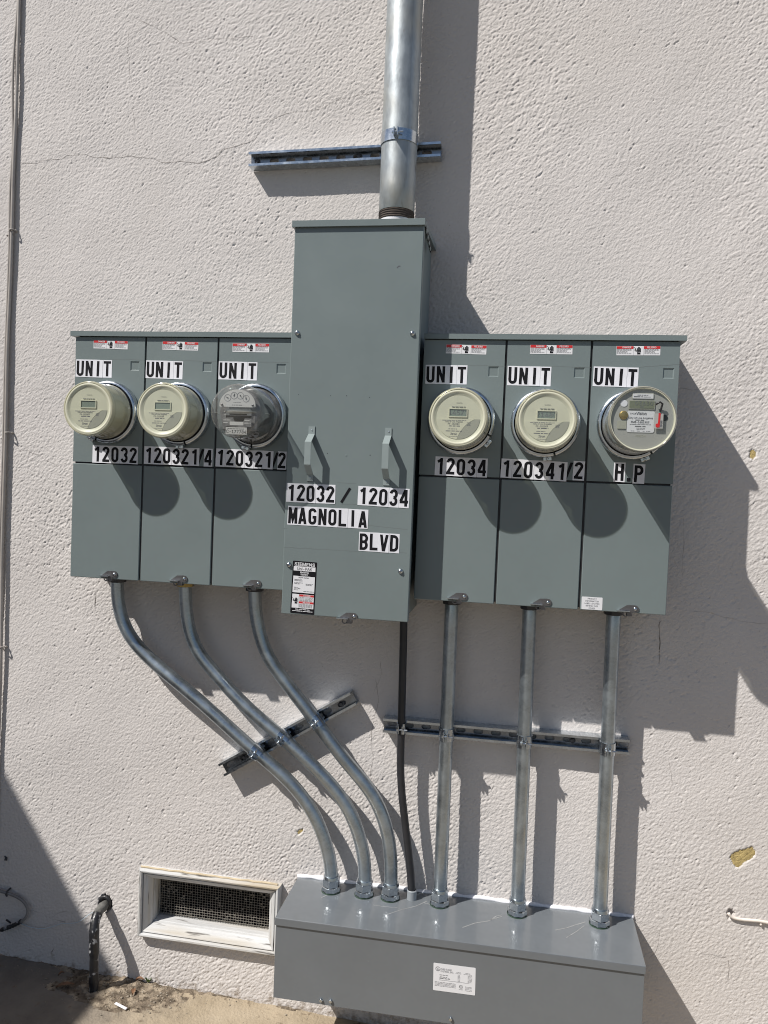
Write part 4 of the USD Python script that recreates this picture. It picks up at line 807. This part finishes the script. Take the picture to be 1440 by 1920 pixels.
# ================================================================== CRAWL VENT
VT = Thing('crawl_space_vent', 'white wooden framed vent with wire screen left of the trough', 'vent', ((VX0 + VX1) / 2, 0, VZ0))
prof = [(0, -.012), (0, .019), (.002, .024), (.006, .027), (.0105, .026), (.0130, .022), (.0134, .0135), (.0148, .0125), (.0156, .0185), (.0170, .0200), (.0205, .0185), (.039, -.002), (.0392, -.012), (.0408, -.013), (.0412, -.052)]
def loop(u, sill=0): return [(VX0 + u, VZ0 + u), (VX1 - u, VZ0 + u), (VX1 - u, VZ1 - u), (VX0 + u, VZ1 - u)]
for s, nm in enumerate(('frame_rail', 'frame_rail', 'frame_rail', 'frame_rail')):
    V, F = [], []
    seg = 24
    for u, dd in prof:
        lp = loop(u); A, B = lp[s], lp[(s + 1) % 4]
        for k in range(seg + 1):
            t = k / seg * .9985 + .0007; x, z = A[0] + (B[0] - A[0]) * t, A[1] + (B[1] - A[1]) * t
            j = .0007 * (meshkit.noise(np.array([x * 40, z * 40, dd * 90 + s])) - .5)
            V.append((x, -dd - j, z))
    n = seg + 1
    for i in range(len(prof) - 1):
        for k in range(seg):
            a_, b_, c_, d_ = i * n + k, i * n + k + 1, (i + 1) * n + k + 1, (i + 1) * n + k; F += [(a_, b_, c_), (a_, c_, d_)]
    VT.part(nm, (np.array(V), np.array(F)), K['wood' if s % 2 == 0 else 'wood_v'], 35)
u = .041; a0, a1, b0, b1 = VX0 + u, VX1 - u, VZ0 + u, VZ1 - u; ys = .044
bars = []
nx_, nz_ = 44, 17
rgm = random.Random(3)
for k in range(nx_ + 1):
    x = a0 + (a1 - a0) * k / nx_ + rgm.uniform(-.0004, .0004); bars.append(bx(x - .00038, x + .00038, ys, ys + .0012, b0, b1))
for k in range(nz_ + 1):
    z = b0 + (b1 - b0) * k / nz_; bars.append(bx(a0, a1, ys - .0011, ys + .0001, z - .00038, z + .00038))
VT.part('wire_screen', cat(bars), K['mesh'], False)
cl = []
for k in range(nx_):
    for m_ in range(nz_):
        x, z = a0 + (a1 - a0) * (k + .5) / nx_, b0 + (b1 - b0) * (m_ + .5) / nz_
        dn = meshkit.noise(np.array([k * .35, m_ * .3, 5.0])); pr = .015 + (.75 if m_ < 1 else 0) + (.45 if dn > .72 else 0) + (.07 if k > 22 else 0)
        if rgm.random() < pr: cl.append(xform(trimesh.creation.icosphere(1, 1.0), frame((x, ys + .003, z), (rgm.uniform(.002, .004), 0, 0), (0, .0015, 0), (0, 0, rgm.uniform(.002, .004)))))
VT.part('dust_clumps', cat(cl), K['dust'], True, kind='stuff')
VT.part('dark_cavity', cat([(np.array([(a0 - .01, .40, b0 - .02), (a1 + .01, .40, b0 - .02), (a1 + .01, .40, b1 + .02), (a0 - .01, .40, b1 + .02), (a0 - .01, .05, b0 - .02), (a1 + .01, .05, b0 - .02), (a1 + .01, .05, b1 + .02), (a0 - .01, .05, b1 + .02)]),
    np.array([(0, 1, 2), (0, 2, 3), (0, 4, 5), (0, 5, 1), (3, 2, 6), (3, 6, 7), (0, 3, 7), (0, 7, 4), (1, 5, 6), (1, 6, 2)]))]), K['void'], False)
VT.part('putty', cat([tube([(x, -.014 - .003 * meshkit.noise(np.array([x * 60, 1, 1])), VZ1 + .002 + .002 * (meshkit.noise(np.array([x * 50, 2, 3])) - .5)) for x in np.linspace(VX0 + .004, VX1 - .01, 60)], .0035, 8)]), M('tan_putty', (.47, .39, .27), .9, var=.2, vscale=40, bump=.001, bscale=120), True)

# ================================================================== SMALL THINGS ON THE WALL
hx, hz = hole1
T = Thing('old_stub_pipe', 'black taped stub pipe coming out of the wall into the soil', 'pipe', (.05, -.08, ground_z(.05, -.08)))
zb_ = ground_z(.047, -.078) - .02
pp = smooth_path([(hx + .004, .03, hz), (hx + .002, -.010, hz - .002), (hx, -.048, hz - .012), (.040, -.072, hz - .040), (.044, -.078, hz - .075), (.046, -.079, hz - .130), (.048, -.078, zb_)], 60)
rad = .0118 + .0030 * np.array([meshkit.noise(np.array([k * .35, 1.0, 2.0])) for k in range(60)])
T.part('foam_sleeve', tube(pp[:15], rad[:15] + .0015, 16), K['foam'], True); T.part('taped_pipe', tube(pp[13:], rad[13:] + .0008, 16), K['tape'], True)
T.part('hole_foam', tube([(hx + .017 * math.cos(t), -.0005, hz + .002 + .020 * math.sin(t)) for t in np.linspace(-1.2, 3.5, 24)], [.0052 + .002 * meshkit.noise(np.array([k * .8, 0, 0])) for k in range(24)], 8), K['black'], True)

def cable(T, pts, y, r, mat, name='cable', n=120):
    q = [(at(px, py, y)[0], y, at(px, py, y)[1]) for px, py in pts]; return T.part(name, tube(smooth_path(q, n), r, 10), mat, True)
T = Thing('wall_cable', 'thick beige cable clipped down the left edge of the wall', 'cable', (-.35, 0, .6), 'cables running down the left side')
cable(T, [(37, -40), (36, 0), (33.5, 100), (30.5, 200), (26, 300), (22.5, 430), (18, 560), (14.5, 640), (11, 800), (8, 900), (5, 1000), (3, 1100), (2, 1215), (-3, 1400), (-6, 1560)], -.0095, .0052, K['coax'])
for q in ((22, 431), (14, 811), (3, 1213)):
    x, z = at(*q, -.013); T.part('cable_clip', cat([tube([(x - .011, -.002, z), (x - .006, -.016, z), (x, -.020, z), (x + .006, -.016, z + .001), (x + .010, -.002, z)], .0022, 8), lathe([(.0001, .010), (.003, .008), (.0035, 0)], x + .010, z, 10)]), K['coax'], True)
T = Thing('wall_cable', 'thin beige cable beside the thick one at the left edge', 'cable', (-.36, 0, .6), 'cables running down the left side')
cable(T, [(36, -40), (34, 0), (29, 60), (25, 120), (24, 220), (24, 280), (20, 340), (18, 430), (14, 560), (10, 660), (6, 820), (3, 920), (0, 1020), (-3, 1100), (-8, 1250)], -.0075, .0036, K['coax'])
for q in ((14, 441), (3, 822)):
    x, z = at(*q, -.01); T.part('cable_clip', tube([(x - .006, -.002, z), (x - .001, -.012, z), (x + .006, -.003, z)], .0022, 8), K['coax'], True)
T = Thing('looped_cable', 'dusty grey cable looping back with a taped end at lower left', 'cable', (-.27, 0, .2))
cable(T, [(-20, 1668), (0, 1671), (14, 1675), (32, 1682), (46, 1693), (52, 1707), (48, 1720), (38, 1729), (20, 1737), (2, 1744)], -.018, .0046, K['coax_dark'], 'cable', 60)
q = [(at(px, py, -.018)[0], -.018, at(px, py, -.018)[1]) for px, py in ((40, 1727), (30, 1733), (18, 1738), (2, 1744))]
T.part('tape_wrap', tube(smooth_path(q, 30), [.0066 + .0008 * math.sin(k * 1.7) for k in range(30)], 12), K['tape'], True)
x, z = at(14, 1675, -.018); T.part('cable_clip', cat([tube([(x, -.001, z + .009), (x, -.020, z + .008), (x, -.026, z), (x, -.020, z - .008)], .003, 8)]), K['hub'], True)
x, z = at(20, 1728, -.02); T.part('tie_tail', tube([(x, -.02, z - .004), (x - .004, -.03, z + .008), (x - .008, -.032, z + .012)], .0028, 6), K['black'], True)
T = Thing('thin_wire', 'pale thin wire sagging between the stub pipe and the looped cable', 'wire', (-.1, 0, .15))
cable(T, [(176, 1710), (160, 1720), (148, 1728), (135, 1731), (115, 1732), (100, 1737), (80, 1741), (60, 1739), (45, 1734), (34, 1729)], -.011, .0011, K['wire'], 'wire', 60)
T = Thing('wall_nail', 'rusty nail stub sticking out of the shaded lower left wall', 'nail', (*at(13, 1607)[:1], 0, at(13, 1607)[1]))
x, z = at(13, 1607); T.part('nail', tube([(x, 0, z), (x + .001, -.008, z), (x + .003, -.014, z - .003)], .0028, 8), K['hub'], True); T.part('clip_scrap', tube([(x - .005, -.004, z + .004), (x + .005, -.008, z), (x + .002, -.006, z - .008)], .0022, 6), K['hub'], True)
T = Thing('white_cable', 'short white cable poking out of a hole at the lower right', 'cable', (hole2[0], 0, hole2[1]))
cable(T, [(1366, 1712), (1372, 1719), (1380, 1722), (1392, 1724), (1410, 1725.5), (1425, 1727), (1440, 1730), (1460, 1734)], -.009, .0042, K['coax_white'], 'cable', 50)
x, z = at(1426, 1732, -.006); T.part('cable_clip', lathe([(.0001, .012), (.003, .011), (.0036, .006), (.0036, 0)], x, z, 10), K['coax_white'], 40)

# ================================================================== THINGS ON THE GROUND
def on_ground(px, py):
    d = CF * FPX + CR * (px - 720) + CU * (960 - py); z = 0.0
    for _ in range(4):
        t = (z - CAM[2]) / d[2]; q = CAM + t * d; z = ground_z(q[0], q[1])
    return q[0], q[1], z
a, b = np.array(on_ground(216, 1884)), np.array(on_ground(237, 1895)); m_ = (a + b) / 2; d = b - a; L = np.linalg.norm(d); d /= L; sd = np.cross([0, 0, 1], d); sd /= np.linalg.norm(sd)
T = Thing('plastic_strip', 'small white plastic strip lying on the tan ground', 'litter', tuple(m_))
T.part('strip', xform(bx(-L / 2, L / 2, -.0042, .0042, .001, .004, .0006), frame(m_ + [0, 0, .003], d, sd, np.cross(d, sd))), K['white'], False)
def leaf(px, py, ln, wd, ang, label):
    o = np.array(on_ground(px, py)); T = Thing('dead_leaf', label, 'leaf', tuple(o), 'dead leaves on the ground'); V, F = [], []
    for k in range(9):
        t = k / 8; wv = wd * math.sin(math.pi * min(max(t, .02), .98)) ** .8
        for s in (-1, 0, 1):
            u, v = (t - .5) * ln, s * wv / 2; V.append((o[0] + u * math.cos(ang) - v * math.sin(ang), o[1] + u * math.sin(ang) + v * math.cos(ang), o[2] + .004 + .006 * abs(s) * (1 - .4 * t) + .006 * math.sin(t * 3)))
    for k in range(8):
        for s in (0, 1): a_, b_, c_, d_ = k * 3 + s, k * 3 + s + 1, k * 3 + s + 4, k * 3 + s + 3; F += [(a_, b_, c_), (a_, c_, d_)]
    T.part('blade', (np.array(V), np.array(F)), K['leaf'], True)
leaf(122, 1852, .055, .016, .5, 'long brown dead leaf in the shade left of the stub pipe')
leaf(250, 1864, .032, .014, 1.9, 'curled brown leaf on the sunlit ground above the white strip')
leaf(262, 1840, .026, .010, .2, 'small reddish leaf at the foot of the wall by the weed')
leaf(115, 1830, .020, .008, 1.0, 'tiny dark leaf in the shade against the wall foot')
o = np.array(on_ground(278, 1843)); T = Thing('weed', 'tiny green weed sprouting at the foot of the wall', 'plant', tuple(o))
V, F = [], []
for k in range(14):
    an = k * 2.4; tip = o + np.array([math.cos(an) * .012, math.sin(an) * .008 - .002, .012 + .008 * random.random()]); sd = np.array([-math.sin(an), math.cos(an), 0]) * .003; mid = (o + tip) / 2 + [0, 0, .003]
    n = len(V); V += [o, mid + sd, tip, mid - sd]; F += [(n, n + 1, n + 2), (n, n + 2, n + 3)]
T.part('leaves', (np.array(V), np.array(F)), K['weed'], False)
st = []
for k in range(420):
    if k < 260: x, y = .13 + random.gauss(0, .16), -abs(random.gauss(.02, .07)) - .006
    else: x, y = random.uniform(-.5, .75), -random.uniform(.01, .5)
    r = random.choice((.0008, .0010, .0013, .0022)) * random.uniform(.7, 1.5)
    v = np.array(trimesh.creation.icosphere(1, 1.0).vertices) * (1 + .25 * RNG.standard_normal((42, 1))); st.append((v * [r * random.uniform(.8, 1.6), r, r * .7] + [x, y, ground_z(x, y) + r * .3], np.array(trimesh.creation.icosphere(1, 1.0).faces)))
T = Thing('loose_grit', 'scattered grit and small stones along the wall foot', 'grit', (.1, -.1, 0), kind='stuff')
T.part('stones', cat(st), K['stone'], True, kind='stuff')
